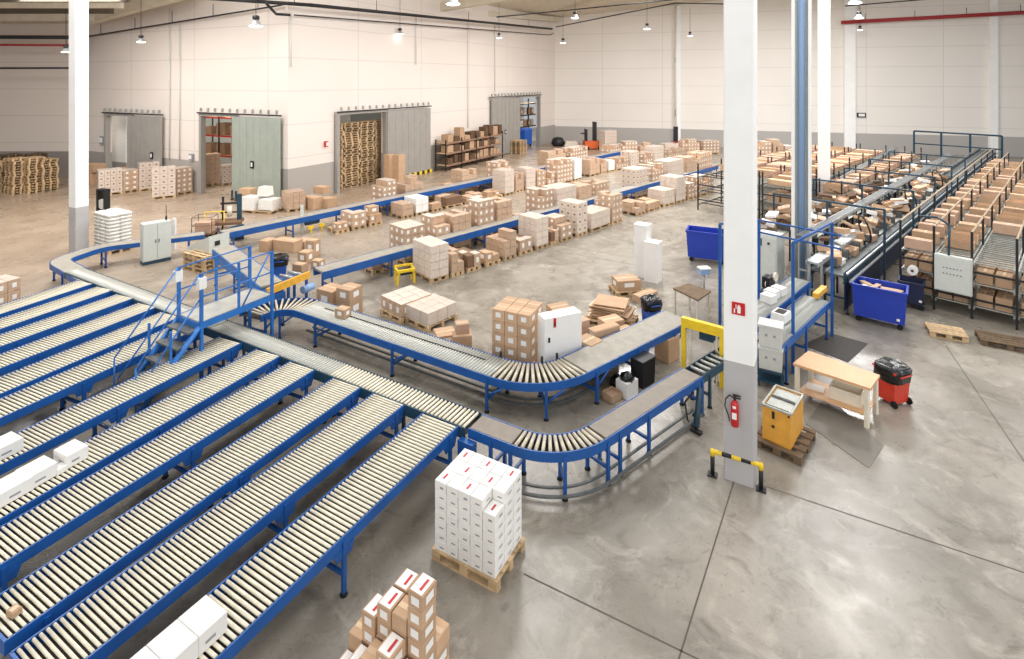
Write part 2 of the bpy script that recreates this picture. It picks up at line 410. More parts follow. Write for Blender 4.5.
def wallbox(name, u, v, Wa, Wb, sz, m, label, cat):
    p = wallp(Wa, Wb, u, v, .1); d = Wb-Wa
    t = thing(name, label, cat, p, math.atan2(d.y, d.x)); part('housing', M().box((0, 0, 0), (sz[0], .15, sz[1]), 0), [m], t)
    part('cover', M().box((0, -.09, 0), (sz[0]*.7, .03, sz[1]*.6), 0), ['white_paint'], t)
wallbox('switch_box', 104, 140, W0, W1, (.35, .5), 'grey_print', 'small switch box on the wall left of the first sliding door', 'switch box')
wallbox('switch_box', 193, 157, W0, W1, (.3, .35), 'grey_print', 'small switch box left of the ribbed greenish door', 'switch box')
wallbox('switch_box', 325, 144, W1, W2, (.18, .32), 'fire_red', 'red call point box left of the pallet door', 'call point')
wallbox('wall_lamp', 861, 115, WF, WE, (.7, .4), 'black_metal', 'small black emergency lamp on the back wall right of the columns', 'wall lamp')
wallbox('wall_lamp', 993, 50, WF, WE, (.5, .3), 'grey_print', 'small grey bracket on the right white pilaster', 'bracket')
wallbox('switch_box', 677, 60, WF, WE, (.4, .5), 'grey_print', 'upper small box on the back wall pilaster', 'switch box')
wallbox('switch_box', 677, 113, WF, WE, (.4, .7), 'black_metal', 'lower dark box on the back wall pilaster', 'switch box')

lamps = [(141,42,30,.6,'above the first sliding door'), (256,26,24,.75,'above the ribbed greenish door'), (400,34,36,.62,'above the pallet door'), (453,4,26,.9,'at the top edge left of centre'),
         (499,38,39,.55,'above the far sliding door'), (575,18,36,.68,'nearer of the two by the back corner'), (563,43,47,.65,'by the back corner, farther of the two'),
         (647,29,44,.72,'left of the back wall pilaster'), (690,36,50,.62,'right of the back wall pilaster'), (859,18,36,.7,'in front of the right red pipe'), (860,30,48,.6,'behind another lamp at the right red pipe'),
         (200,51,27,.6,'hidden one')]
lamps = lamps[:-1]+[(66,52,30,.6,'at the left edge of the left column'), (855,3,27,.8,'at the top edge right of the columns')]
for u, v, Y, s, w in lamps:
    p = P(u, v, Y); t = thing('pendant_lamp', 'hanging high-bay lamp with a bell reflector, '+w, 'pendant lamp', p, 0, 'high-bay lamps')
    part('cord', M().tube((0,0,.62*s), (0,0,2.6), .015, 0, 4), ['black_metal'], t)
    part('ballast', M().lathe([(.12*s,.36*s),(.2*s,.42*s),(.2*s,.6*s),(.1*s,.64*s)], n=12), ['black_metal'], t)
    part('reflector', M().lathe([(.36*s,0),(.33*s,.06*s),(.22*s,.24*s),(.14*s,.36*s)], n=16), ['aluminium'], t)
    part('diffuser', M().lathe([(.3*s,-.05*s),(.38*s,0)], n=16), ['lamp_glow'], t)

# ------------------------------------------------------------------ columns
def column(name, base, w, rz, zg, H, label, mg='concrete_grey', fix=None):
    t = thing(name, label, 'column', base, rz)
    c = .02; 
    def sect(z0, z1, m):
        h = w/2; poly = [(-h+c,-h),(h-c,-h),(h,-h+c),(h,h-c),(h-c,h),(-h+c,h),(-h,h-c),(-h,-h+c)]
        return M().prism(poly, z0, z1, 0)
    part('base_section', sect(0, zg, 0), [mg], t, label='lower section painted grey')
    part('shaft', sect(zg, H, 0), ['concrete_white'], t, label='upper section painted white')
    return t
pc = G(754, 489)+U(math.radians(150))*.23+U(math.radians(60))*.24
main_col = column('concrete_column', pc, .47, math.radians(-30), 1.97, 15, 'tall white column with grey foot and fire extinguisher in the foreground')
lc = G(75.5, 258)+Vector((-.12, .3, 0))
column('concrete_column', lc, .45, math.radians(-24), 1.85, 13.2, 'tall white column with grey foot at the left of the hall')
column('concrete_column', P(824, 225, 25.0)*Vector((1,1,0)) if False else Vector(((824-512)/F*25.2, 25.2, 0)), .5, math.radians(-30), 1.9, 15, 'white column standing among the racks behind the steel column')
# steel H column with its blue-grey web
sb = Vector(((801.5-512)/F*17.6, 17.6, 0))
t = thing('steel_column', 'steel H column with white flanges and blue-grey web behind the blue frame', 'column', sb, math.radians(-29))
part('flange', M().box((-.24, 0, 7.5), (.1, .42, 15), 0), ['concrete_white'], t); part('flange', M().box((.24, 0, 7.5), (.1, .42, 15), 0), ['concrete_white'], t)
part('web', M().box((0, .08, 7.5), (.4, .08, 15), 0), ['cabinet_grey'], t)
part('downpipe', M().tube((.0, -.08, .2), (.0, -.08, 14.9), .1, 0, 12), ['blue_light'], t)
part('base_plate', M().box((0, 0, .02), (.7, .6, .04), 0), ['galvanised'], t)

# ------------------------------------------------------------------ conveyors
ROLL = {}
def roller_mesh(w, r, m):
    k = (round(w, 2), r, m)
    if k not in ROLL:
        mb = M(); mb.tube((0, -w/2, 0), (0, w/2, 0), r, 0, 10)
        mb.tube((0, -w/2-.012, 0), (0, w/2+.012, 0), r*.35, 1, 5)
        ROLL[k] = mb.mesh('roller', [m, 'black_metal'])
    return ROLL[k]
def round_path(pts, rad, step=.1):
    out = [Vector(pts[0])]
    for i in range(1, len(pts)-1):
        a, b, c = Vector(pts[i-1]), Vector(pts[i]), Vector(pts[i+1])
        d1, d2 = (b-a).normalized(), (c-b).normalized(); ang = d1.angle(d2)
        r = rad[i-1] if isinstance(rad, list) else rad
        tl = r*math.tan(ang/2); p = b-d1*tl
        sgn = 1 if d1.x*d2.y-d1.y*d2.x > 0 else -1
        cen = p+Vector((-d1.y, d1.x, 0))*r*sgn; n = max(4, int(ang*r/step))
        v0 = p-cen
        for k in range(n+1):
            t = sgn*ang*k/n; out.append(cen+Vector((v0.x*math.cos(t)-v0.y*math.sin(t), v0.x*math.sin(t)+v0.y*math.cos(t), 0)))
    out.append(Vector(pts[-1])); return out
class Path:
    def __init__(s, pts):
        s.p = [Vector(q) for q in pts]; s.s = [0]
        for a, b in zip(s.p, s.p[1:]): s.s.append(s.s[-1]+(b-a).length)
        s.L = s.s[-1]
    def at(s, d):
        d = max(0, min(s.L, d)); i = 0
        while i < len(s.p)-2 and s.s[i+1] < d: i += 1
        a, b = s.p[i], s.p[i+1]; f = (d-s.s[i])/max(1e-9, s.s[i+1]-s.s[i]); t = (b-a).normalized()
        # smooth tangent between neighbours
        return a.lerp(b, f), t
def strip(path, s0, s1, y0, y1, z0, z1, o, m=0, step=.12, mb=None, dz=None):
    """box section swept along the path between arc lengths"""
    mb = mb or M(); ss = [s0]+[s for s in path.s if s0+1e-4 < s < s1-1e-4]+[s1]
    base = len(mb.v)
    for s in ss:
        p, t = path.at(s)
        # average tangent at interior vertices
        pa, ta = path.at(max(0, s-.02)); pb, tb = path.at(min(path.L, s+.02)); t = (ta+tb).normalized()
        n = Vector((-t.y, t.x, 0)); h = dz(s) if dz else 0
        for y, z in ((y0, z0), (y1, z0), (y1, z1), (y0, z1)):
            q = p+n*y-o; mb.v.append((q.x, q.y, z+h))
    for i in range(len(ss)-1):
        a = base+4*i; b = a+4
        for k in range(4): mb.face((a+k, a+(k+1) % 4, b+(k+1) % 4, b+k)[::-1], m)
    mb.face((base, base+1, base+2, base+3), m); e = base+4*(len(ss)-1); mb.face((e+3, e+2, e+1, e), m)
    return mb
def conveyor(name, label, cat, pts, W, z, rollers=(), belts=(), legs=(), r=.024, rail_h=.17, group=None, rmat='roller_steel', bmat='belt_grey',
             blue='blue_paint', dz=None, gusset=False, brace=False, guards=False, railtop=0.0):
    path = Path(pts); o = path.p[0].copy(); o.z = 0
    t = thing(name, label, cat, o, 0, group)
    th = .02
    for s in (-1, 1):
        y = s*(W/2+th/2+.012)
        mb = strip(path, 0, path.L, y-th/2, y+th/2, z-rail_h, z+railtop, o, 0, dz=dz)
        strip(path, 0, path.L, y-s*.0-(.03 if s > 0 else .0), y+(.0 if s > 0 else .03), z-rail_h, z-rail_h+.02, o, 0, mb=mb, dz=dz)
        part('side_rail', mb, [blue], t)
    for rr_ in rollers:
        s0, s1, pitch = rr_[:3]; rd = rr_[3] if len(rr_) > 3 else r
        me = roller_mesh(W, rd, rr_[4] if len(rr_) > 4 else rmat); n = int((s1-s0)/pitch)
        part('gap_shade_sheet', strip(path, s0, s1, -W/2, W/2, z-.14, z-.13, o, 0, dz=dz), ['gap_shade_dark'], t)  # dark sheet added to paint the shade between the rollers
        for k in range(n):
            s = s0+(k+.5)*(s1-s0)/n; p, tt = path.at(s); q = p-o
            pa, ta = path.at(s-.03); pb, tb = path.at(s+.03); tt = (ta+tb).normalized()
            part('roller', me, None, t, (q.x, q.y, z-rd*.8+(dz(s) if dz else 0)), math.atan2(tt.y, tt.x))
    for (s0, s1) in belts:
        part('belt', strip(path, s0, s1, -W/2, W/2, z-.06, z, o, 0, dz=dz), [bmat], t)
    def s_of(u):
        best = None
        for k in range(400):
            s = path.L*k/399; p, tt = path.at(s); q = p+Vector((tt.y, -tt.x, 0))*(W/2+.05); e = abs(512+F*q.x/q.y-u)
            if best is None or e < best[0]: best = (e, s)
        return best[1]
    for s in legs:
        if s > 60: s = s_of(s)
        p, tt = path.at(s); q = p-o; a = math.atan2(tt.y, tt.x); n = Vector((-tt.y, tt.x, 0)); h = z-rail_h+(dz(s) if dz else 0)
        for sd in (-1, 1):
            l = M(); l.box((0, 0, (h+.1)/2+.02), (.055, .045, h+.06), 0)
            if gusset:
                i = len(l.v); y = sd*.0
                l.v += [(-.17, y-.012, h+.01), (.17, y-.012, h+.01), (.12, y-.012, h-.11), (-.12, y-.012, h-.11), (-.17, y+.012, h+.01), (.17, y+.012, h+.01), (.12, y+.012, h-.11), (-.12, y+.012, h-.11)]
                for fq in ((0,3,2,1),(4,5,6,7),(0,1,5,4),(2,3,7,6),(1,2,6,5),(3,0,4,7)): l.face(tuple(i+k for k in fq), 0)
            if brace: l.bar((0, 0, h*.6), (.35, 0, h), .035, 0)
            w = q+n*sd*(W/2+.03); lg = part('leg', l, [blue], t, (w.x, w.y, 0), a)
            part('foot', M().lathe([(.05, 0), (.05, .02), (.02, .045)], n=8), ['rubber'], lg)
        part('cross_brace', M().box((0, 0, h*.45), (.04, W+.02, .05), 0), [blue], t, (q.x, q.y, 0), a)
        if guards:
            for sd in (-1, 1):
                pass
    return t, path

# twelve sorting lanes
LN = [((77.3,280),(0,310.4),(93.8,283.4),(0,314.4)),((97.3,285.3),(0,323.3),(114.8,290.5),(0,330.3)),((117.2,292.8),(0,339.7),(134.8,298.7),(0,347.9)),
((140.6,302.2),(0,357.3),(155.9,306.9),(0,367.8)),((164,310.4),(0,378.4),(179,317.4),(0,392.4)),((186,320),(0,400.6),(203,326),(0,416)),((222.7,335),(21,432.7),(239,344),(0,463)),
((256.3,348),(89,442),(282,356),(0,513.6)),((291.5,359.8),(9.4,523),(315,370.3),(0,563)),((334.8,377.3),(0,595.7),(360.6,386.7),(18,630)),((374.7,392.6),(23.4,642.6),(405,403.5),(86.7,659)),((424,413),(213.7,591),(458,424.6),(214,659))]
LZ = .75
lane_lab = ['twelfth counted from the white pallet, at the far left edge', 'eleventh counted from the white pallet', 'tenth counted from the white pallet', 'ninth counted from the white pallet',
 'eighth counted from the white pallet', 'seventh counted from the white pallet, left of the blue stairs', 'sixth from the white pallet, just right of the blue stairs',
 'fifth from the white pallet, carrying a row of white cartons', 'fourth from the white pallet', 'third from the white pallet', 'second from the white pallet, its open end in view', 'nearest to the white pallet, white cartons at its lower end']
LANES = []
for i, (a, b, c_, d_) in enumerate(LN):
    A, B, Cc, Dd = [G(*q, LZ) for q in (a, b, c_, d_)]
    d = ((B-A).normalized()*(0 if i < 4 else 1)+(Dd-Cc).normalized()).normalized()
    s0 = (A+Cc)/2; w = abs((Cc-A).x*d.y-(Cc-A).y*d.x)
    w = .67 if i < 10 else .7
    if i < 6:   # far lanes: keep equal spacing along the collector
        pass
    far = s0 + U(D1)*.0
    L = 5.25 if i < 11 else 5.4
    pitch = .06 if 5 < i < 11 else (.07 if i == 11 else .066)
    p0 = Vector((s0.x, s0.y, 0)); p1 = p0+Vector((d.x, d.y, 0))*L
    t, pth = conveyor('roller_conveyor', 'blue gravity roller lane, '+lane_lab[i], 'roller conveyor', [p0, p1], w, LZ, rollers=[(.02, L-.02, pitch, pitch*.29)],
                      legs=[.25, 2.55, 4.9], group='parallel sorting lanes', gusset=True, rail_h=.15)
    part('end_plate', M().box((0, 0, 0), (.03, w+.06, .15), 0), ['blue_paint'], t, Vector((p1-p0))+Vector((0, 0, LZ-.08)), math.atan2(d.y, d.x))
    LANES.append((p0, d, w, L))
# collector across the lane heads
up = lambda u: 272+(u-110)*.3754; lo = lambda u: 280+(u-77)*.3731
def colc(u): return (G(u, up(u), LZ)+G(u+12, lo(u+12), LZ))/2
ca, cb, ccx = G(66, 262, LZ), G(240, 330, LZ), G(484, 412, LZ)
def cm(u):   # centre of collector: mid of the two edges measured perpendicular
    a = G(u, up(u), LZ); dd = U(D2); n = U(D1+PI); b0, b1 = G(77, 280, LZ), G(463, 424, LZ); e = (b1-b0).normalized()
    nn_ = Vector((-e.y, e.x, 0)); dist = (a-b0).dot(nn_); return a-nn_*dist/2, abs(dist)
m0, w0 = cm(92); m1, w1 = cm(233); m2, w2 = cm(459); m3, w3 = cm(482)
for q in (m0, m1, m2, m3): q.z = 0; q -= U(D1)*.05
m2 = m3
CW = (w1+w2)/2-.1
t, pth = conveyor('roller_conveyor', 'grey collecting roller conveyor running across the heads of the near six lanes', 'roller conveyor', [m1, m2], CW, LZ,
                  rollers=[(.02, (m2-m1).length*.55, .078, .031), ((m2-m1).length*.55, (m2-m1).length-.02, .085, .026, 'roller_steel')], legs=[.6, 2.4, 4.2, 6.0], r=.03, rmat='grey_roller', blue='teal_paint', rail_h=.19)
t, pth = conveyor('roller_conveyor', 'grey collecting roller conveyor running across the heads of the far six lanes', 'roller conveyor', [m0, m1], CW, LZ,
                  rollers=[(.02, (m1-m0).length-.02, .066)], legs=[.6, 2.4, 4.2], r=.029, rmat='grey_roller', blue='teal_paint', rail_h=.19, bmat='belt_grey')

# upper conveyor (with two curves) --------------------------------------------------
def mid_line(a0, a1, b0, b1, z):
    """centre line of a straight belt from its two pixel edges"""
    A0, A1, B0, B1 = [G(*q, z) for q in (a0, a1, b0, b1)]
    d = ((A1-A0).normalized()+(B1-B0).normalized()).normalized(); n = Vector((-d.y, d.x, 0))
    ca_, cb_ = (A0+A1)/2, (B0+B1)/2
    return Vector(((ca_+cb_)/2)[:2]+(0,)), d, abs((cb_-ca_).dot(n))
def inter(p, d, q, e):
    k = d.x*e.y-d.y*e.x; t = ((q-p).x*e.y-(q-p).y*e.x)/k; return p+d*t
UZ = .72
p1, d1, wu1 = mid_line((314,318.7), (459,368), (333,303), (480,349), UZ)
p2, d2, wu2 = mid_line((592,370.5), (679,325.6), (595,342), (674,306.6), UZ)
K2 = inter(p1, d1, p2, d2)
print('U', wu1, wu2, math.degrees(math.atan2(d1.y, d1.x)), math.degrees(math.atan2(d2.y, d2.x)))
E2p = inter(p2, d2, G(677, 315, UZ)*Vector((1,1,0)), U(math.radians(-48)))
ds = U(math.radians(38)); K1 = inter(p1, d1, G(253, 312, UZ)*Vector((1,1,0)), ds)
S1p = G(250, 313, UZ)*Vector((1,1,0)); K1 = inter(p1, d1, S1p, U(math.radians(66))); ds = (K1-S1p).normalized(); print('K1', (K1-S1p).length)
WU = (wu1+wu2)/2-.09
r1_ = min(1.2, ((K1-S1p).length-.05)/math.tan(ds.angle(d1)/2))
upts = round_path([S1p, K1, K2, E2p], [r1_, 1.35])
pu = Path(upts)
def s_near(path, pt): return path.s[min(range(len(path.p)), key=lambda i: (path.p[i]-pt).length)]
sA1 = s_near(pu, K1+d1*r1_*math.tan(ds.angle(d1)/2)); sA2 = s_near(pu, K2-d1*1.35*math.tan(d1.angle(d2)/2)); print('s', sA1, sA2)
def arc_of(path, pt): return min(range(len(path.p)), key=lambda i: (path.p[i]-pt).length)
sK2b = pu.s[len(pu.s)-2]   # arc length where the second curve ends
t, pu = conveyor('curved_conveyor', 'blue sided grey conveyor making two bends in the middle of the hall', 'roller conveyor', upts, WU, UZ,
    rollers=[(.04, sA1, .11, .028, 'roller_beige'), (sA1, sA2, .075, .034, 'grey_roller'), (sA2, sK2b, .105, .034, 'roller_beige')], belts=[(sK2b+.02, pu.L-.02)], legs=[.15, .8, 314, 391, 486, 547, 598, 640, 675], brace=True, rail_h=.16)
print('U path', pu.L, sK2b)
part('cable_channel', strip(pu, 1.6, pu.L-2.6, -.1, -.05, .1, .14, pu.p[0]*Vector((1,1,0)), 0), ['belt_dark'], t)
part('cable_channel', strip(pu, 1.6, pu.L-2.6, .1, .14, .1, .14, pu.p[0]*Vector((1,1,0)), 0), ['belt_dark'], t)
part('track_divider', strip(pu, sA1+.5, sA2-.4, .1, .125, UZ-.02, UZ+.012, pu.p[0]*Vector((1,1,0)), 0), ['black_metal'], t)
for s in (sA2-.2, sA2+1.0, sA2+1.5):
    q, tt = pu.at(s); q = q-pu.p[0]+Vector((-tt.y, tt.x, 0))*(WU/2+.03)
    part('sensor', M().box((0, 0, UZ+.06), (.05, .04, .12), 0), ['black_metal'], t, (q.x, q.y, 0))

# lower conveyor from the collector to the labelling station -------------------------
WZ = .75
q1, e1, ww1 = mid_line((463,424), (510,443), (459,403), (517,422), WZ)
q2, e2, ww2 = mid_line((614.6,432.6), (702.7,377), (604,416), (683,366.7), WZ)
print('W', ww1, ww2, math.degrees(math.atan2(e1.y, e1.x)), math.degrees(math.atan2(e2.y, e2.x)))
K3 = inter(q1, e1, q2, e2); WS = m2+(m2-m1).normalized()*.04
WEnd = inter(q2, e2, G(693, 372, WZ)*Vector((1,1,0)), U(math.radians(-48)))
K3 = inter(WS, (m2-m1).normalized(), q2, e2)
wpts = round_path([WS, K3, WEnd], 1.15); pw = Path(wpts)
i0 = 1; sA, sB = pw.s[1], pw.s[-2]
t, pw = conveyor('curved_conveyor', 'blue sided conveyor bending from the lane collector towards the labelling station', 'roller conveyor', wpts, CW-.06, WZ,
    rollers=[(sA, sB, .095, .03, 'roller_beige')], belts=[(.02, sA-.01), (sB+.02, pw.L-.02)], legs=[490, 510, 566, 609, 621, 650, 703], rail_h=.16, bmat='belt_brown')
print('W path', pw.L, sA, sB)
# cable channel under the bend
ch = strip(pw, .1, pw.L-.2, -.36, -.31, .12, .15, pw.p[0]*Vector((1,1,0)), 0); strip(pw, .1, pw.L-.2, -.16, -.12, .12, .15, pw.p[0]*Vector((1,1,0)), 0, mb=ch)
part('cable_channel', ch, ['belt_dark'], t)
q, tt = pw.at(.05); q = q-pw.p[0]-Vector((-tt.y, tt.x, 0))*(CW/2+.1)
part('drive_box', M().box((0, 0, .4), (.3, .12, .42), 0), ['blue_paint'], t, (q.x, q.y, 0), D2)

# two long conveyors through the pallet rows ------------------------------------------
def long_conv(a, b, z, W, label, nleg, a2=None):
    A, B = G(*a, z)*Vector((1,1,0)), G(*b, z)*Vector((1,1,0)); L = (B-A).length
    return conveyor('belt_conveyor', label, 'belt conveyor', [A, B], W, z, belts=[(.02, L-.02)], legs=[.3+k*(L-.6)/(nleg-1) for k in range(nleg)], rail_h=.24, bmat='belt_grey')
long_conv((318,270), (714,165), .75, .55, 'long blue conveyor through the pallet rows, nearer of the two', 14)
long_conv((222,232), (624,150), .75, .55, 'long blue conveyor through the pallet rows, farther of the two', 14)
long_conv((683,176), (715,161), .9, .6, 'short blue belt end between pallets at the far end of the nearer long conveyor', 3) if False else None

# far left curve with cabinet conveyor
lpts = round_path([G(93,280,.72)*Vector((1,1,0)), G(57,260,.72)*Vector((1,1,0)), G(100,245.5,.72)*Vector((1,1,0)), G(205,233,.72)*Vector((1,1,0))], [.7, 1.0])
pl = Path(lpts)
conveyor('curved_conveyor', 'small blue curved conveyor in front of the left column', 'roller conveyor', lpts, .5, .72, belts=[(.02, pl.L-.02)], legs=[.3, 1.6, 3.2, 4.6, 6.0, 7.2], rail_h=.16)

# incline belt under the platform
ia, ib = G(223,247,1.1), G(272,284,.85); ia.z = ib.z = 0; Li = (ib-ia).length
t, pi_ = conveyor('incline_conveyor', 'wide grey belt conveyor coming down behind the blue stair platform', 'belt conveyor', [ia, ib], .6, .85, belts=[(.02, Li-.02)], legs=[.3, Li/2, Li-.3],
                  blue='blue_stair', rail_h=.3, dz=lambda s: .25*(1-s/Li))
# housing at its top
hp = G(205, 258); 
t = thing('machine_housing', 'pale sloped metal housing at the head of the wide belt behind the platform', 'machine housing', G(203, 268), D2)
poly = [(-.95, 0), (.35, 0), (.35, .75), (-.95, .75)]
mb = M(); i = len(mb.v)
mb.v += [(-.95,0,0),(.35,0,0),(.35,.75,0),(-.95,.75,0),(-.95,0,.6),(.35,0,1.15),(.35,.75,1.15),(-.95,.75,.6)]
for fq in ((0,3,2,1),(4,5,6,7),(0,1,5,4),(1,2,6,5),(2,3,7,6),(3,0,4,7)): mb.face(fq, 0)
bd = part('body', mb, ['cabinet_grey'], t)
part('window', M().box((.36, .3, .85), (.02, .18, .16), 0), ['black_metal'], bd)

# ------------------------------------------------------------------ blue stair platform
DZ = 1.35
A = G(200, 323, DZ)*Vector((1,1,0)); Bp = G(178, 313, DZ)*Vector((1,1,0)); Cp = G(268, 295, DZ)*Vector((1,1,0))
L = (Cp-A).length+.1; Wd = .85
t = thing('stair_platform', 'blue steel crossover platform with stairs and handrails above the collecting conveyor', 'stair platform', A, D1)
part('deck', M().box((L/2, Wd/2, DZ-.03), (L, Wd, .06), 0), ['grey_roller'], t)
fr = M()
for y in (0, Wd): fr.box((L/2, y, DZ-.07), (L+.04, .05, .14), 0)
for x in (0, L): fr.box((x, Wd/2, DZ-.07), (.05, Wd, .14), 0)
part('deck_frame', fr, ['blue_stair'], t)
for x in (.03, L-.03):
    for y in (.0, Wd):
        part('post', M().box((0, 0, (DZ+1.05)/2), (.06, .06, DZ+1.05), 0), ['blue_stair'], t, (x, y, 0))
def rail(pts, r=.017): part('handrail', M().path(pts, r, 0, 8), ['blue_stair'], t)
for y in (0, Wd):
    rail([(0, y, DZ+1.05), (L, y, DZ+1.05)]) ; rail([(0, y, DZ+.55), (L, y, DZ+.55)])
    part('post', M().box((0, 0, DZ+.5), (.045, .045, 1.05), 0), ['blue_stair'], t, (L*.5, y, 0))
# west stairs (towards the lanes) and east stairs (towards the long conveyors)
for sx, x0, run in ((-1, 0, 1.2),):
    for y in (0.02, Wd-.02):
        part('stringer', M().bar((x0, y, DZ-.08), (x0+sx*run, y, .05), .09, 0), ['blue_stair'], t)
        rail([(x0, y, DZ+1.05), (x0+sx*run*1.05, y, .95), (x0+sx*run*1.05, y, .05)]); rail([(x0, y, DZ+.5), (x0+sx*run, y, .5)])
        part('post', M().box((0, 0, .95), (.04, .04, .9), 0), ['blue_stair'], t, (x0+sx*run*.5, y, 0))
    for k in range(5):
        f = (k+.6)/5.4; part('step', M().box((x0+sx*run*f, Wd/2, DZ*(1-f)), (.24, Wd-.06, .04), 0), ['belt_dark'], t)
rail([(L*.55, 0, DZ), (L*.95, 0, DZ+1.05)], .02)
for y in (-.02, Wd+.02):
    part('control_box', M().box((.02, y, DZ+.86), (.16, .12, .24), 0), ['white_paint'], t)

# ------------------------------------------------------------------ pallets, cartons, loads
def pallet_parts(l, w):
    out = []
    for k in range(5): out.append(('deck_board', M().box((0, -w/2+.05+(w-.1)*k/4, .133), (l, .1, .022), 0)))
    for x in (-l/2+.07, 0, l/2-.07):
        for y in (-w/2+.05, 0, w/2-.05): out.append(('block', M().box((x, y, .065), (.13, .1, .09), 0)))
    for x in (-l/2+.07, 0, l/2-.07): out.append(('cross_board', M().box((x, 0, .116), (.13, w, .014), 0)))
    for y in (-w/2+.05, 0, w/2-.05): out.append(('skid_board', M().box((0, y, .011), (l, .1, .02), 0)))
    return out
PC = {}
def pallet(p, rz, l, w, label, detail=False, m='pallet_wood', group=None):
    if detail:
        t = thing('pallet', label, 'pallet', p, rz, group)
        for n, mb in pallet_parts(l, w): part(n, mb, [m], t)
        return t
    k = (round(l, 2), round(w, 2), m)
    if k not in PC:
        mb = M()
        for n, q in pallet_parts(l, w):
            b = len(mb.v); mb.v += q.v; 
            for f_ in q.f: mb.face(tuple(b+i for i in f_), 0)
        PC[k] = mb.mesh('pallet', [m])
    return tag(link('pallet', PC[k], None, p, rz), label, 'pallet', group)
CM = {}
def carton_mesh(w, d, h, st):
    k = (round(w, 2), round(d, 2), round(h, 2), st)
    if k in CM: return CM[k]
    mb = M(); g = .003
    mats = ['cardboard', 'cardboard_tape', 'label_white', 'red_print', 'grey_print', 'carton_white', 'cardboard_dark', 'cardboard_pink']
    body = {'white': 5, 'whitered': 5, 'whiteblank': 5, 'pink': 7, 'dark': 6}.get(st, 0)
    e = min(.008, w*.03)
    def shell(): # slightly chamfered box
        i = len(mb.v)
        for z, s_ in ((0, e), (e, 0), (h-e, 0), (h, e)):
            for x, y in ((-1,-1),(1,-1),(1,1),(-1,1)): mb.v.append((x*(w/2-s_), y*(d/2-s_), z))
        mb.face((i+3, i+2, i+1, i), body); mb.face((i+12, i+13, i+14, i+15), body)
        for r_ in range(3):
            for q in range(4): a = i+r_*4; mb.face((a+q, a+(q+1) % 4, a+4+(q+1) % 4, a+4+q), body)
    def lab(side, cx, cz, lw, lh, m):
        # side 0:-y 1:+x 2:+y 3:-x
        if side in (0, 2):
            y = (-1 if side == 0 else 1)*(d/2+g); pts = [(cx-lw/2, y, cz-lh/2), (cx+lw/2, y, cz-lh/2), (cx+lw/2, y, cz+lh/2), (cx-lw/2, y, cz+lh/2)]
        else:
            x = (1 if side == 1 else -1)*(w/2+g); pts = [(x, cx-lw/2, cz-lh/2), (x, cx+lw/2, cz-lh/2), (x, cx+lw/2, cz+lh/2), (x, cx-lw/2, cz+lh/2)]
        mb.quad(pts, m)
    if st == 'open':
        t_ = .012
        mb.box((0, 0, t_/2), (w, d, t_), 0)
        for s_ in (-1, 1):
            mb.box((s_*(w/2-t_/2), 0, h/2), (t_, d, h), 0); mb.box((0, s_*(d/2-t_/2), h/2), (w-2*t_, t_, h), 0)
        mb.box((0, 0, h*.4), (w*.9, d*.86, h*.5), 7)
    else: shell()
    if st in ('brown', 'label', 'pink'):
        mb.quad([(-w/2+.01, -.03, h+g), (w/2-.01, -.03, h+g), (w/2-.01, .03, h+g), (-w/2+.01, .03, h+g)], 1)
    if st == 'label':
        for s_ in (0, 2): lab(s_, 0, h*.55, w*.42, h*.42, 2)
        for s_ in (1, 3): lab(s_, 0, h*.55, d*.42, h*.42, 2)
    if st == 'white':
        for s_ in range(4): lab(s_, (w if s_ in (0, 2) else d)*.1, h*.4, (w if s_ in (0, 2) else d)*.36, h*.14, 4)
    if st == 'whitered':
        for s_ in range(4): lab(s_, (w if s_ in (0, 2) else d)*.12, h*.4, (w if s_ in (0, 2) else d)*.3, h*.22, 4)
        mb.quad([(-w*.08, -d*.22, h+g), (w*.08, -d*.22, h+g), (w*.08, d*.22, h+g), (-w*.08, d*.22, h+g)], 3)
    if st == 'brownred':
        mb.quad([(-w*.4, -d*.46, h+g), (w*.4, -d*.46, h+g), (w*.4, d*.46, h+g), (-w*.4, d*.46, h+g)], 2)
        mb.quad([(w*.05, -d*.3, h+2*g), (w*.22, -d*.3, h+2*g), (w*.22, d*.3, h+2*g), (w*.05, d*.3, h+2*g)], 3)
        for s_ in range(4):
            ww_ = (w if s_ in (0, 2) else d); lab(s_, 0, h*.5, ww_*.55, h*.5, 2); 
            if s_ in (0, 3): lab(s_, .0, h*.5, ww_*.25, h*.08, 4) if False else None
    CM[k] = mb.mesh('carton', mats); return CM[k]
def carton(p, rz, w, d, h, st, label, group=None, name='carton', cat='carton'):
    return tag(link(name, carton_mesh(w, d, h, st), None, p, rz), label, cat, group)
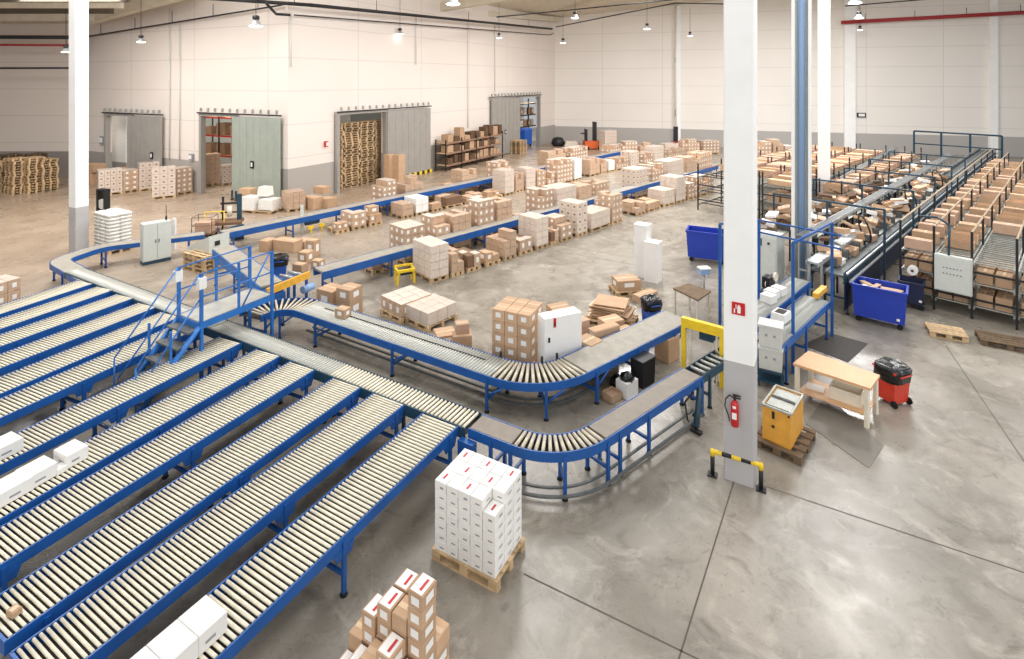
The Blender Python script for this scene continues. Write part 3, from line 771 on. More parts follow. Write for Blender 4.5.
def load_mesh(w, d, h, nx, ny, nz, st, missing=0):
    """shrink-wrapped stack of cartons"""
    mats = ['wrap_brown', 'label_white', 'wrap_gap', 'wrap_pale', 'red_print', 'carton_white']
    mb = M(); g = .012; hc = h*(nz-1)/nz-.02 if (missing and nz > 1) else h-.03; mb.box((0, 0, hc/2), (w-.05, d-.05, hc), 2)
    cw, cd, chh = w/nx, d/ny, h/nz
    body = {'brown': 0, 'label': 0, 'pale': 3, 'white': 5, 'dots': 0, 'whitelabel': 3}[st]
    for i in range(nx):
        for j in range(ny):
            for k in range(nz):
                if 0 < i < nx-1 and 0 < j < ny-1 and k < nz-1-(1 if missing else 0): continue
                if k == nz-1 and missing and R.random() < missing: continue
                x, y, z = -w/2+cw*(i+.5), -d/2+cd*(j+.5), chh*(k+.5)
                mb.box((x, y, z), (cw-g, cd-g, chh-g), [body, 3 if st in ('label', 'pale') and k == nz-1 else body]+[body]*4)
                if st in ('label', 'dots', 'whitelabel'):
                    lw, lh, hh = (.34, .4, 1) if st == 'label' else ((.24, .34, 1) if st == 'dots' else (.5, .5, 1))
                    lm = 1 if st != 'whitelabel' else 2
                    if st == 'whitelabel': lw, lh = .3, .2
                    for sx, sy, on in ((0, -1, j == 0), (0, 1, j == ny-1), (1, 0, i == nx-1), (-1, 0, i == 0)):
                        if not on: continue
                        e = .004-g/2
                        if sy: mb.quad([(x-cw*lw/2*1, y+sy*(cd/2+e), z-chh*lh/2), (x+cw*lw/2, y+sy*(cd/2+e), z-chh*lh/2), (x+cw*lw/2, y+sy*(cd/2+e), z+chh*lh/2), (x-cw*lw/2, y+sy*(cd/2+e), z+chh*lh/2)], lm)
                        else: mb.quad([(x+sx*(cw/2+e), y-cd*lw/2, z-chh*lh/2), (x+sx*(cw/2+e), y+cd*lw/2, z-chh*lh/2), (x+sx*(cw/2+e), y+cd*lw/2, z+chh*lh/2), (x+sx*(cw/2+e), y-cd*lw/2, z+chh*lh/2)], lm)
    return mb, mats
def load(p, rz, w, d, h, st, label, group=None, n=None, missing=0):
    n = n or (max(2, round(w/.32)), max(2, round(d/.38)), max(1, round(h/.3)))
    mb, mats = load_mesh(w, d, h, *n, st, missing)
    return single('wrapped_load', mb, mats, label, 'pallet load', p, rz, group)
STN = {'brown': 'brown shrink-wrapped carton load', 'label': 'labelled brown carton load', 'pale': 'pale shrink-wrapped carton load', 'white': 'white carton load',
       'dots': 'reddish-brown carton load dotted with small labels', 'whitelabel': 'whitish wrapped load with grey marks'}
def row(where, group, line, items, depth=1.0, ang=None):
    """pallets standing along a line; items = (u0,u1,v_top,style)"""
    n = 0
    for it in items:
        u0, u1, vt, st = it[:4]; dep = it[4] if len(it) > 4 else depth
        P0, P1 = G(u0, line(u0)), G(u1, line(u1)); w = (P1-P0).length; d = (P1-P0).normalized(); a = math.atan2(d.y, d.x)
        nrm = Vector((-d.y, d.x, 0)); v0 = line(u0); h = (v0-vt)/(v0-HV)*CH-.145
        c = (P0+P1)/2+nrm*dep/2; w = max(.45, w-.06); 
        lab = '%s, %s' % (where, ORD[n]); n += 1
        pallet(c, a, w+.02, dep, 'wooden pallet '+lab, group='pallets of the rows')
        if st == 'empty': continue
        if st.startswith('pile'):
            sty = ['brown', 'label', 'pink', 'brown']; k = int(st[4:]); z = .145
            for q in range(k):
                cw = min(w*.9, R.uniform(.42, .62)); cd = min(dep*.48, R.uniform(.35, .55)); chh = R.uniform(.2, .34)
                if q < 4: off = Vector(((-.23 if q % 2 else .23)*w, (-.24 if q < 2 else .24)*dep, 0)); cw = min(cw, w*.46); zz = .145
                else: off = Vector((0, -.1*dep, 0)); zz = .145+.35
                ow = c+Vector((off.x*math.cos(a)-off.y*math.sin(a), off.x*math.sin(a)+off.y*math.cos(a), 0))
                if q < 4: chh = .35 if k > 4 else chh
                carton(ow+Vector((0, 0, zz)), a+R.uniform(-.04, .04), cw, cd, chh, R.choice(sty), 'brown carton '+lab, 'loose cartons '+lab)
        else:
            load(c+Vector((0, 0, .145)), a, w, dep, max(.2, h), st, STN[st]+' '+lab, group, missing=(.3 if st in ('brown', 'label', 'dots') else 0))
def lerpline(pts):
    def f(u):
        if u <= pts[0][0]: a, b = pts[0], pts[1]
        elif u >= pts[-1][0]: a, b = pts[-2], pts[-1]
        else:
            for a, b in zip(pts, pts[1:]):
                if a[0] <= u <= b[0]: break
        return a[1]+(b[1]-a[1])*(u-a[0])/(b[0]-a[0])
    return f
l1 = lerpline([(430,284),(489,267),(538,250),(585,235),(622,221.5),(661,208.5),(697,198),(730,188)])
row('in the row before the nearer long conveyor', 'pallet loads before the nearer long conveyor', l1,
    [(430,449.5,247,'pale',1.15),(451,465,255,'brown'),(467,481.5,256,'label'),(486,501,262,'pile2'),(504,517,234,'brown'),(519.5,533,241,'label'),(536,549,219,'pale'),
     (551,559,232,'brown'),(560.5,573,220,'label'),(577,588,204,'whitelabel'),(591,610.5,214,'pale'),(612,623,196,'dots'),(637,646,204,'brown'),(648,661,200,'pile3'),
     (664,675,191,'pale'),(676,686,178,'pale'),(688,698,184,'label'),(700,714,178,'label')], 1.0)
c2 = lambda u: 80+1.10*(192-.263*(u-318))
row('in the row behind the nearer long conveyor', 'pallet loads behind the nearer long conveyor', c2,
    [(372,392,248,'pile3'),(404,426,229,'label'),(436,451,219,'label'),(453,472,217,'brown'),(478,495,202,'label'),(497,513,203,'brown'),(515,535,206,'pile5'),(541,554,191,'label'),(557,577,189,'pale'),
     (579,592,187,'brown'),(596,610,184,'dots'),(614,630,182,'pile4'),(636,649,170,'whitelabel'),(652,664,166,'label'),(668,684,162,'pale'),(687,697,158,'brown'),(699,712,154,'dots')], 1.0)
l3 = lerpline([(336,234.5),(353,231),(369,227),(402,219.5),(458,206.5),(485,200.5),(507,196),(525,190.6),(555,186),(576,181),(601,174),(630,168.5),(660,162),(700,153)])
row('in the row before the farther long conveyor', 'pallet loads before the farther long conveyor', l3,
    [(336,350,226,'pile2'),(352,367,214,'label'),(369,383,219,'pile5'),(402,414,205,'brown'),(415.6,429,199,'white'),(432,443,207,'pile2'),(446,463,198,'brown'),(465,484,194,'pile3'),(486,503,190,'pile3'),
     (505,514.5,171,'pale'),(515.5,524,175,'brown'),(526,536,169,'pale'),(537,546,171,'dots'),(547.5,555,173,'label'),(557,573,161,'label'),(574.5,582,160,'white'),(590,600,160,'brown'),(601,607,160,'brown'),(608.5,615,161,'white'),
     (616,629,159,'dots'),(631,639,152,'whitelabel'),(644,653,154,'label'),(655,664,147,'pale'),(668,690,150,'dots')], .95)
c4 = lambda u: 80+1.10*(153-.203*(u-220))
row('in the row behind the farther long conveyor', 'pallet loads behind the farther long conveyor', c4,
    [(364,378,190,'pile4'),(382,397,182,'label'),(405,424,179,'brown'),(427,442,178,'pile4'),(445,459,175,'pile5'),(462,477,171,'brown'),(481,494,168,'pile4'),(497,512,163,'label'),(548,566,152,'brown'),(570,588,149,'label'),
     (593,607,148,'pile3'),(610,623,146,'label')], .95)
l5 = lambda u: 160-.05*(u-600)
row('in the back row by the far wall', 'pallet loads in the back row', l5,
    [(622,638,142,'label'),(640,651,143,'brown'),(665,679,144,'pale'),(682,700,140,'dots'),(703,720,141,'label')], .9)
l6 = lambda u: 172-.03*(u-762)
row('in the row right of the tall column', 'pallet loads right of the tall white column', l6,
    [(761,772,142,'label'),(773,784,140,'brown'),(785,796,146,'pale')], .9)

# free-standing loads -------------------------------------------------------------
def stand(u0, v0, u1, v1, vt, st, label, dep=.9, pal=True, group=None, detail=False, n=None, m='pallet_wood', gap=0, missing=0):
    """load whose front bottom edge runs from pixel (u0,v0) to (u1,v1)"""
    P0, P1 = G(u0, v0), G(u1, v1); d = (P1-P0).normalized(); a = math.atan2(d.y, d.x); w = (P1-P0).length
    nrm = Vector((-d.y, d.x, 0)); c = (P0+P1)/2+nrm*dep/2; h = (v0-vt)/(v0-HV)*CH
    z = 0
    if pal: pallet(c, a, w, dep, 'wooden pallet under the '+label, detail, m); z = .145; h -= .145
    if st: load(c+Vector((0, 0, z)), a, w-.03, dep-.03, h, st, label, group, n, missing)
    return c, a, w, h, z
stand(380,313.5,401,324.5,295,'label','low shrink-wrapped load behind the middle conveyor, left of the pair',1.08)
stand(404.5,322,428,333,304,'pale','low shrink-wrapped load behind the middle conveyor, right of the pair',1.05)
stand(98,197,123,194,171,'whitelabel','white load in front of the first sliding door, leftmost')
stand(123,194,139,191.5,171,'label','brown load with labels in front of the first sliding door')
stand(139,192,160,189.5,163.5,'whitelabel','white load in front of the first sliding door, behind the others',.6)
stand(151.5,200,176,197.5,169,'whitelabel','white load right of the first sliding door')
stand(176,196,193,193,169,'label','brown load against the wall between the first two doors')
stand(287,213,306,210,193,'brown','brown load between the wall and the farther long conveyor')
stand(-6,314,22,305,285,'label','white and brown carton load at the left edge of the picture', .8)
cl, al, wl, hl, zl = stand(204,187,221,185,155,'brown','tall brown load inside the ribbed door',.9)
stand(222,186,237,184,166,'whitelabel','white load inside the ribbed door',.9)
# door 3: stacks of empty pallets; left wall: stacks of pallets
def pallet_stack(u, v, du, nlev, label, rz, l=1.2, w=.9, m='pallet_wood'):
    p = G(u, v)
    for k in range(nlev):
        pallet(p+Vector((0, 0, .147*k)), rz+R.uniform(-.02, .02), l, w, label, group=label, m=m)
aB = math.atan2((W2-W1).y, (W2-W1).x); aA = math.atan2((W1-W0).y, (W1-W0).x)
base3 = along(W1, W2, 341)+nB*.9
for k in range(4):
    p = base3+(W2-W1).normalized()*(k*1.3)
    for j in range(27):
        tag(pallet(p+Vector((R.uniform(-.05, .05), R.uniform(-.05, .05), .147*j)), aB+R.uniform(-.03, .03), 1.2, .9, 'empty wooden pallet in the tall stacks just inside the third sliding door'), 'empty wooden pallet in the tall stacks just inside the third sliding door', 'pallet', 'pallets stacked inside the third door')
for (u, v, n, s) in ((17,193,14,'left'),(32,192,14,'middle'),(46,190.5,13,'right'),(12,184,13,'back left'),(36,183,13,'back right'),(-3,191,12,'edge')):
    for k in range(n):
        pallet(G(u, v)+Vector((R.uniform(-.04, .04), R.uniform(-.04, .04), .147*k)), aA, 1.0, .8, 'empty wooden pallet in the %s stack at the far left wall' % s, group='pallets stacked at the far left wall, %s stack' % s, m=('pallet_dark' if 'back' in s else 'pallet_wood'))
for k in range(8):
    p = G(519, 153)+Vector((0, 0, .147*k)); pallet(p, aB, 1.2, 1.0, 'empty wooden pallet in the stack before the far sliding door', group='pallets stacked at the far door', m='pallet_wood')
for k in range(4):
    pallet(G(196, 271)+U(D1)*.3+Vector((0, 0, .147*k)), D2+R.uniform(-.05, .05), 1.2, .8, 'wooden pallet in the low stack beside the grey two-door cabinet', group='pallets stacked beside the cabinet', m='pallet_wood')

# foreground: white cartons on a pallet ---------------------------------------------
pf_ = G(497, 594); dl = U(math.radians(151)); dr = U(math.radians(52))
pw_, pd_ = 1.05, .78; prz = math.radians(-29)
pcn = pf_+U(math.radians(151))*pw_/2+U(math.radians(61))*pd_/2
pallet(pcn, prz, pw_, pd_, 'light wooden pallet under the tall stack of white cartons in the foreground', True)
nx, ny, nz = 5, 3, 7; sw, sd = pw_-.08, pd_-.04
for k in range(nz):
    for i in range(nx):
        for j in range(ny):
            if k == nz-1 and i == nx-1 and j == 0: continue
            top = k == nz-1 or (k == nz-2 and i == nx-1 and j == 0)
            h = .136; lx, ly = -sw/2+sw/nx*(i+.5), -sd/2+sd/ny*(j+.5)
            q = pcn+Vector((lx*math.cos(prz)-ly*math.sin(prz), lx*math.sin(prz)+ly*math.cos(prz), .146+k*h))
            red = top and (i+j) % 2 == 0
            carton(q, prz+R.uniform(-.02, .02), sw/nx-.008, sd/ny-.008, h-.004, 'whitered' if red else 'white',
                   ('white carton with a red strip on the top of the foreground pallet stack' if red else 'white carton with grey print in the foreground pallet stack'),
                   ('red-striped top cartons of the foreground stack' if red else 'white cartons of the foreground stack'))
# foreground: loose brown and white cartons at the bottom edge ------------------------
bc = G(391, 690); brz = math.radians(-29)
def bl(x, y): return bc+Vector((x*math.cos(brz)-y*math.sin(brz), x*math.sin(brz)+y*math.cos(brz), 0))
pallet(bl(0, 0), brz, 1.15, .8, 'wooden pallet under the mixed brown cartons at the bottom edge', True)
for jy, (y, hs, rn) in enumerate(((.25, (2, 3, 5, 5, 3), 'back'), (0, (2, 4, 5, 5, 7), 'middle'), (-.25, (1, 2, 3, 4, 3), 'front'))):
    for ix, n in enumerate(hs):
        for k in range(n):
            top_ = k == n-1
            carton(bl(-.42+.21*ix, y)+Vector((R.uniform(-.008, .008), R.uniform(-.008, .008), .146+k*.17)), brz+R.uniform(-.03, .03), .19, .23, .168, 'brown' if (top_ and (ix+jy) % 3 == 1) else 'brownred',
                   'small brown carton in the %s row of the bottom edge pallet' % rn, 'small cartons of the %s row at the bottom edge' % rn)
# white cartons riding the lanes ---------------------------------------------------
def on_lane(i, u, v, w, d, h, label, dz=0, st='white'):
    p0, dd, ww, L = LANES[i]; q = G(u, v, LZ)*Vector((1,1,0)); s = (q-p0).dot(dd)
    q = p0+dd*s; carton(q+Vector((0, 0, LZ+.012)), math.atan2(dd.y, dd.x), w, d, h, st, label)
def lane_box(i, a, c, label, zt=.96, w=.29, d=.36):
    A_, C_ = G(*a, zt), G(*c, zt); q = (A_+C_)/2; dd = LANES[i][1]; q.z = LZ+.012
    carton(q, math.atan2(dd.y, dd.x), w-.006, d, zt-LZ-.012, 'white', label)
lane_box(7, (75,438.6), (66.8,456.2), 'white carton on the roller lane, right end of the row of cartons')
lane_box(7, (43.4,456.2), (29.3,476), 'white carton on the roller lane, second from the right end of the row', w=.36)
lane_box(7, (17.6,470.2), (4.7,491), 'white carton on the roller lane, third from the right end of the row', w=.36)
lane_box(7, (-10,485), (-24,507), 'white carton cut by the left edge on the fifth lane', w=.36)
lane_box(6, (10.5,431.6), (-4,450), 'white carton at the left edge on the lane right of the stairs', w=.36)
q = G(60, 472, LZ); carton(q+Vector((0, 0, .012)), 1.1, .13, .16, .08, 'whiteblank', 'small crumpled white packet between white cartons on the roller lane')
A_, C_ = G(206,594,.98), G(199,635.6,.98); c1_ = (A_+C_)/2; dl12 = LANES[11][1]
for k, s_ in enumerate(('last up the lane', 'in the middle of three', 'at the bottom edge')):
    q = c1_+dl12*.305*k-Vector((0, 0, c1_.z-LZ-.012)); carton(q, math.atan2(dl12.y, dl12.x), .3, .38, .215, 'white', 'large white carton on the nearest lane, '+s_)
p0, dd, ww, L = LANES[9]; carton(p0+dd*(L-.12)+Vector((.1, 0, LZ+.01)), 1.2, .09, .12, .06, 'brown', 'scrap of brown cardboard at the open end of a roller lane')
q, tt = pu.at(sA1+1.3); carton(q+Vector((0, 0, UZ+.01)), math.atan2(tt.y, tt.x)+.1, .3, .25, .22, 'label', 'small brown carton riding on the twice-bent conveyor')
def boxat(u, v, rz, w, d, h, st, label, z=0, name='carton', cat='carton', group=None):
    """front corner-bottom centre at pixel"""
    return carton(G(u, v)+Vector((0, 0, z)), math.radians(rz), w, d, h, st, label, group, name, cat)

# group right of the fan: three cartons
c0 = G(343, 312)
carton(c0+U(math.radians(151))*.45, D2, .62, .55, .62, 'label', 'large brown carton beside the start of the twice-bent conveyor')
carton(c0+U(D2)*.25, D2, .5, .5, .42, 'label', 'lower brown carton of the pair beside the twice-bent conveyor')
carton(c0+U(D2)*.25+Vector((0, 0, .42)), D2+.03, .5, .5, .36, 'label', 'upper brown carton of the pair beside the twice-bent conveyor')
# brown labelled stack
bs = G(524, 381); brz2 = math.radians(-24)
pallet(bs+U(math.radians(156))*.33+U(math.radians(66))*.42, brz2, .98, .84, 'wooden pallet under the labelled brown stack behind the bend')
for k in range(5):
    for i in range(3):
        for j in range(2):
            q = bs+U(math.radians(156))*.33+U(math.radians(66))*.42
            lx, ly = (i-1)*.31, (j-.5)*.4
            q = q+Vector((lx*math.cos(brz2)-ly*math.sin(brz2), lx*math.sin(brz2)+ly*math.cos(brz2), .146+k*.26))
            carton(q, brz2, .3, .39, .257, 'label', 'brown carton with white labels in the square stack left of the white crate', 'labelled cartons left of the white crate')
# tall white crate
t = thing('white_crate', 'tall white cabinet-like crate standing behind the bend of the middle conveyor', 'crate', G(562, 380), math.radians(24))
part('body', M().box((0, .1, .72), (.92, .34, 1.44), 0), ['carton_white'], t)
part('strap_mark', M().box((-.22, -.075, 1.33), (.06, .01, .2), 1).box((-.22, -.08, 1.3), (.04, .01, .06), 0), ['black_metal', 'fire_red'], t)
part('latch', M().box((-.36, -.08, .98), (.04, .02, .1), 0), ['black_metal'], t)
carton(G(532+14, 372)+U(math.radians(66))*.9, math.radians(24), .5, .4, 1.15, 'brown', 'flat brown carton leaning upright behind the white crate')
# right pile of cartons and board
for (u, v, rz, w, d, h, z, lab, st) in ((589,372,40,.42,.5,.38,0,'lower brown carton right of the white crate','brown'),(589,372,43,.42,.48,.36,.38,'upper brown carton right of the white crate','brown'),
    (574,352,35,.6,.45,.8,0,'brown carton standing behind the white crate','pink'),(624,346,35,.5,.34,.42,0,'closed brown carton beside the blue waste barrel','brown'),
    (611,338,25,.55,.4,.5,0,'brown carton behind the large open flap carton','brown'),(626,292,10,.75,.55,.3,.15,'flat brown carton on the far end of the cardboard pile','label'),
    (645,299,35,.8,.3,.2,0,'long flat brown carton in front of the tall white boxes','brown')):
    boxat(u, v, rz, w, d, h, st, lab, z)
pallet(G(626, 292), math.radians(10), .9, .7, 'wooden pallet under the flat carton by the tall white boxes')
t = thing('cardboard_sheet', 'large brown cardboard sheet leaning upright behind the middle belt', 'cardboard', G(607, 363), math.radians(30))
part('panel', M().box((0, 0, .4), (.75, .04, .8), 0), ['cardboard'], t)
part('fold', M().box((.0, .12, .8), (.75, .22, .02), 0), ['cardboard'], t)
pp = G(612, 322); pallet(pp, math.radians(-25), 1.25, .9, 'wooden pallet under the loose flat cardboard sheets')
for k in range(9):
    single('flattened_carton', M().box((0, 0, .012), (1.1-.03*k, .72, .022), 0), ['cardboard' if k % 3 else 'cardboard_tape'], 'flattened brown carton in the pile of folded cardboard', 'flattened carton',
           pp+Vector((R.uniform(-.08, .08), R.uniform(-.08, .08), .146+k*.05)), math.radians(-25+R.uniform(-14, 14)), 'flattened cartons in the cardboard pile') if True else None
# (each sheet is lifted on the folds of the one beneath)
# tall white boxes
for (u0,v0,vt,wl_,wr_,lab) in ((647,279,226,.36,.34,'taller of the two tall white boxes in mid-floor'),(657.5,284,244,.34,.34,'shorter of the two tall white boxes in mid-floor')):
    Pf = G(u0, v0); h = (v0-vt)/(v0-HV)*CH; al_ = math.radians(-35); w_ = .46; d_ = .4
    t = thing('tall_box', lab, 'tall box', Pf+U(math.radians(145))*w_/2+U(math.radians(55))*d_/2, al_)
    part('body', M().box((0, 0, h*.49), (w_, d_, h*.98), 0), ['carton_white'], t); part('lid', M().box((0, 0, h*.985), (w_+.02, d_+.02, .05), 0), ['carton_white'], t)
# small brown pieces
boxat(462, 350, 10, .45, .35, .42, 'brown', 'lower brown carton behind the straight part of the middle conveyor')
boxat(462, 349, 16, .32, .26, .24, 'pink', 'upper brown carton behind the straight part of the middle conveyor', .42)
boxat(445, 340, 20, .5, .5, .22, 'label', 'low wrapped carton right of the rounded load')
for (u, v, w, d, h, st, s) in ((288,250,1.0,.5,.42,'brown','long brown carton behind the blue bin'),(268,250,.4,.5,.42,'brown','brown carton left end behind the blue bin'),(304,247,.5,.5,.3,'pink','pinkish carton at the right of the long one'),
    (306,262,.4,.4,.4,'label','brown and white carton beside the yellow beam'),(318,268,.35,.3,.3,'label','small labelled carton by the near end of the nearer long conveyor'),(300,272,.4,.3,.3,'brown','brown carton behind the yellow beam'),
    (313,256,.4,.35,.62,'label','tall labelled carton behind the yellow beam')):
    boxat(u, v, -20, w, d, h, st, s)
for (u, v, w, d, h, z, s) in ((312,208,.95,.6,.6,0,'big brown carton left of the pallet door'),(328,207,.7,.6,.5,0,'brown carton right of the big one by the pallet door'),(322,204,.8,.5,.35,.6,'brown carton on top of the pile by the pallet door')):
    boxat(u, v, 60-90, w, d, h, 'brown', s, z)
# two upright brown cartons by door 3
for u, s in ((390, 'left'), (399, 'right')):
    boxat(u, 183.5, math.degrees(aB), .62, .5, 1.85, 'brown', 'tall upright brown carton before the third door, %s one' % s)
# white sacks on pallet
sp = G(107, 251)+U(D1)*.2; pallet(sp, D2, 1.25, .85, 'wooden pallet under the white sacks')
for k in range(10):
    for i in range(3):
        for j in range(2):
            mb = M(); w_, d_, h_ = .42, .42, .135
            n_ = 8; 
            mb.lathe([(.17, 0), (.215, .03), (.215, .1), (.17, .135)], n=4)
            me = CM.get('sack') or mb.mesh('sack', ['sack_white']); CM['sack'] = me
            lx, ly = (i-1)*.4, (j-.5)*.4
            q = sp+Vector((lx*math.cos(D2)-ly*math.sin(D2), lx*math.sin(D2)+ly*math.cos(D2), .147+k*.135))
            o = link('sack', me, None, q, D2+PI/4+R.uniform(-.05, .05)); o.scale = (1.25, 1.25, 1); tag(o, 'white filled sack stacked on the pallet behind the small curved conveyor', 'sack', 'white sacks on the pallet')
# load 242-278 before the ribbed door
wsp = G(262, 211); pallet(wsp, -.25, 1.9, 1.2, 'wooden pallet under the white bundles before the ribbed door')
for (x, y, z, w, d, h, m, s) in ((-.5,-.15,.147,.85,.8,.6,'sack_white','left white wrapped bundle before the ribbed door'),(.45,.05,.147,.85,.8,.5,'sack_white','right white wrapped bundle before the ribbed door'),(.05,.2,.75,.6,.5,.45,'sack_white','top white wrapped bundle before the ribbed door')):
    mb = M(); mb.box((0, 0, h/2), (w, d, h), 0, top=(.88, .88)); single('wrapped_bundle', mb, [m], s, 'bundle', wsp+Vector((x*math.cos(-.25)-y*math.sin(-.25), x*math.sin(-.25)+y*math.cos(-.25), z)), -.25)
boxat(248, 205, -15, .7, .5, .9, 'brown', 'brown carton behind the white bundles at the ribbed door')
# pile behind the left column
for (u, v, w, h, z, s) in ((92,184,.9,.8,0,'lower brown carton left of the first door'),(101,184,.9,.7,0,'brown carton against the frame of the first door'),(95,184,.9,.5,.8,'upper brown carton left of the first door')):
    boxat(u, v, -20, w, .8, h, 'brown', s, z)
boxat(122, 184, -20, 1.0, .8, 1.0, 'brown', 'brown carton inside the first door')

# ------------------------------------------------------------------ interiors of the store rooms
def shelf(name, base, rz, L, D, levels, H, label, m_up, m_sh, stuff=True, cat='shelf rack', gp=None):
    t = thing(name, label, cat, base, rz)
    n = max(1, round(L/1.8))
    for i in range(n+1):
        for y in (0, D): part('upright', M().box((L*i/n, y, H/2), (.08, .06, H), 0), [m_up], t)
    for z in levels:
        for y in (0, D): part('shelf_beam', M().box((L/2, y, z), (L, .05, .1), 0), [m_sh], t)
        part('shelf_board', M().box((L/2, D/2, z+.03), (L, D, .03), 0), ['pallet_wood'], t)
    return t
dA = (W1-W0).normalized(); dB = (W2-W1).normalized()
b = behind(W0, W1, 199, 3.2); shelf('storage_rack', b, aA, 3.9, 1.0, [1.6, 2.9, 4.1], 4.8, 'red beamed storage rack seen through the ribbed door', 'black_metal', 'fire_red')
for k in range(9):
    z = (1.66, 2.96, 4.16)[k % 3]; carton(b+dA*(.6+1.3*(k//3))+nA*.5+Vector((0, 0, z)), aA, .8, .7, R.uniform(.5, .8), 'brown', 'brown carton on the red rack behind the ribbed door', 'cartons on the red rack')
b = behind(W1, W2, 509, 2.2); shelf('storage_rack', b, aB, 6, 1.0, [1.7, 2.9, 4.1], 4.6, 'storage rack with dark beams seen through the far door', 'black_metal', 'black_metal')
for k in range(14):
    z = (1.76, 2.96)[k % 2]; carton(b+dB*(.4+.8*(k//2))+nB*.4+Vector((0, 0, z)), aB, .5, .6, R.uniform(.5, .85), ('white', 'label', 'brown')[k % 3], 'carton on the rack behind the far door', 'cartons on the far door rack')
q = behind(W1, W2, 527, .6)
t = thing('waste_container', 'blue container standing in the far doorway', 'container', q, aB)
part('tub', M().box((0, .3, .95), (1.5, .9, 1.4), 0, top=(1.05, 1.05)), ['bin_blue'], t)
for x in (-.6, .6): part('wheel', M().tube((x, -.1, .14), (x, .0, .14), .14, 0, 12), ['rubber'], t)
part('lid', M().box((0, .3, 1.75), (1.6, 1.0, .2), 0, top=(.8, .6)), ['bin_blue'], t)
q = behind(W0, W1, 119, .9)
t = thing('upright_panel', 'white upright panel standing in the first doorway', 'panel', q, aA)
part('panel', M().box((0, 0, 2.7), (1.6, .08, 3.2), 0), ['white_paint'], t); part('lower_panel', M().box((0, 0, .55), (1.6, .09, 1.1), 0), ['door_grey'], t)
# wall shelf between doors 3 and 4
b = along(W1, W2, 432)-nB*1.25; L_ = (along(W1, W2, 490)-along(W1, W2, 432)).length
shelf('storage_rack', b, aB, L_, .9, [.4, 1.25, 2.0], 2.3, 'long low shelf rack against the wall, filled with brown parts', 'black_metal', 'rail_brown')
for z in (.46, 1.31, 2.06):
    k = .35
    while k < L_-.4:
        w_ = R.uniform(.45, .8); hh = R.uniform(.35, .62) if z < 2 else R.uniform(.3, 1.0)
        carton(b+dB*(k+w_/2)+nB*.42+Vector((0, 0, z)), aB+R.uniform(-.1, .1), w_-.08, .6, hh, R.choice(['brown', 'open', 'dark', 'dark']), 'brown box on the %s shelf of the long low wall rack' % {.46: 'bottom', 1.31: 'middle', 2.06: 'top'}[z], 'boxes on the %s shelf of the wall rack' % {.46: 'bottom', 1.31: 'middle', 2.06: 'top'}[z])
        k += w_+.05

# ------------------------------------------------------------------ machines and furniture
# electrical cabinet, left
pA, pB = G(143, 266), G(171, 260); d = (pB-pA).normalized(); wv = (pB-pA).length; a = math.atan2(d.y, d.x); hC = 41/186*CH
t = thing('electrical_cabinet', 'light grey two-door electrical cabinet on a dark plinth, left of the stairs', 'cabinet', (pA+pB)/2, a)
part('plinth', M().box((0, .2, .06), (wv, .4, .12), 0), ['teal_paint'], t)
part('body', M().box((0, .2, .12+(hC-.12)/2), (wv, .4, hC-.12), 0), ['cabinet_grey'], t)
for s in (-1, 1):
    dr_ = part('door', M().box((s*wv/4, -.012, .12+(hC-.12)/2), (wv/2-.015, .02, hC-.16), 0), ['cabinet_grey'], t)
    part('handle', M().box((s*.05, -.03, hC*.55), (.02, .02, .12), 0), ['black_metal'], dr_)
part('signal_mast', M().tube((wv/2-.1, .2, hC), (wv/2-.1, .2, hC+.55), .012, 0, 6).tube((wv/2-.1, .2, hC), (wv/2-.1, .2, hC+.14), .035, 0, 8), ['black_metal'], t)
single('post', M().box((0, 0, .6), (.12, .12, 1.2), 0).lathe([(.06, 1.2), (.03, 1.25)], n=8), ['white_paint'], 'short white post right of the grey two-door cabinet', 'post', G(174, 250))
# fan like trolley by the first door
t = thing('floor_fan', 'black upright stand with a round pale disc behind the white sacks', 'fan', G(103, 216), -.3)
part('stand', M().box((-.2, 0, .65), (.1, .3, 1.3), 0).box((.25, 0, .65), (.06, .3, 1.3), 0).box((0, 0, 1.28), (.5, .3, .06), 0).box((0, .1, .1), (.5, .1, .2), 0), ['black_metal'], t)
part('disc', M().tube((.02, -.1, .6), (.02, -.02, .6), .24, 0, 20), ['cabinet_grey'], t)
# wire box cage and wrapping machine by the farther conveyor
t = thing('cage_trolley', 'wire cage trolley with a brown box left of the wrapping machine', 'trolley', G(205, 236), .1)
fr = M()
for x in (-.4, .4):
    for y in (-.3, .3): fr.tube((x, y, .08), (x, y, .85), .018, 0, 6)
for z in (.15, .5, .85):
    for y in (-.3, .3): fr.tube((-.4, y, z), (.4, y, z), .014, 0, 6)
    for x in (-.4, .4): fr.tube((x, -.3, z), (x, .3, z), .014, 0, 6)
part('cage', fr, ['wrap_gap'], t); part('base', M().box((0, 0, .14), (.8, .6, .04), 0), ['pallet_dark'], t)
for x in (-.35, .35):
    for y in (-.25, .25): part('wheel', M().tube((x, y-.02, .06), (x, y+.02, .06), .06, 0, 10), ['rubber'], t)
carton(G(205, 236)+Vector((0, 0, .165)), .1, .6, .45, .45, 'pink', 'brown box inside the wire cage trolley')
t = thing('wrapping_machine', 'dark wrapping machine with mast beside the farther long conveyor', 'machine', G(236, 228), .25)
part('mast', M().box((.12, .1, .75), (.18, .16, 1.5), 0), ['teal_paint'], t)
part('mast', M().box((-.55, .1, .7), (.08, .08, 1.4), 0), ['black_metal'], t)
part('arm', M().box((-.25, .1, 1.1), (.8, .06, .08), 0).box((-.25, .1, .7), (.8, .06, .06), 0), ['black_metal'], t)
part('table', M().box((-.5, 0, .3), (1.5, .8, .12), 0), ['wrap_gap'], t)
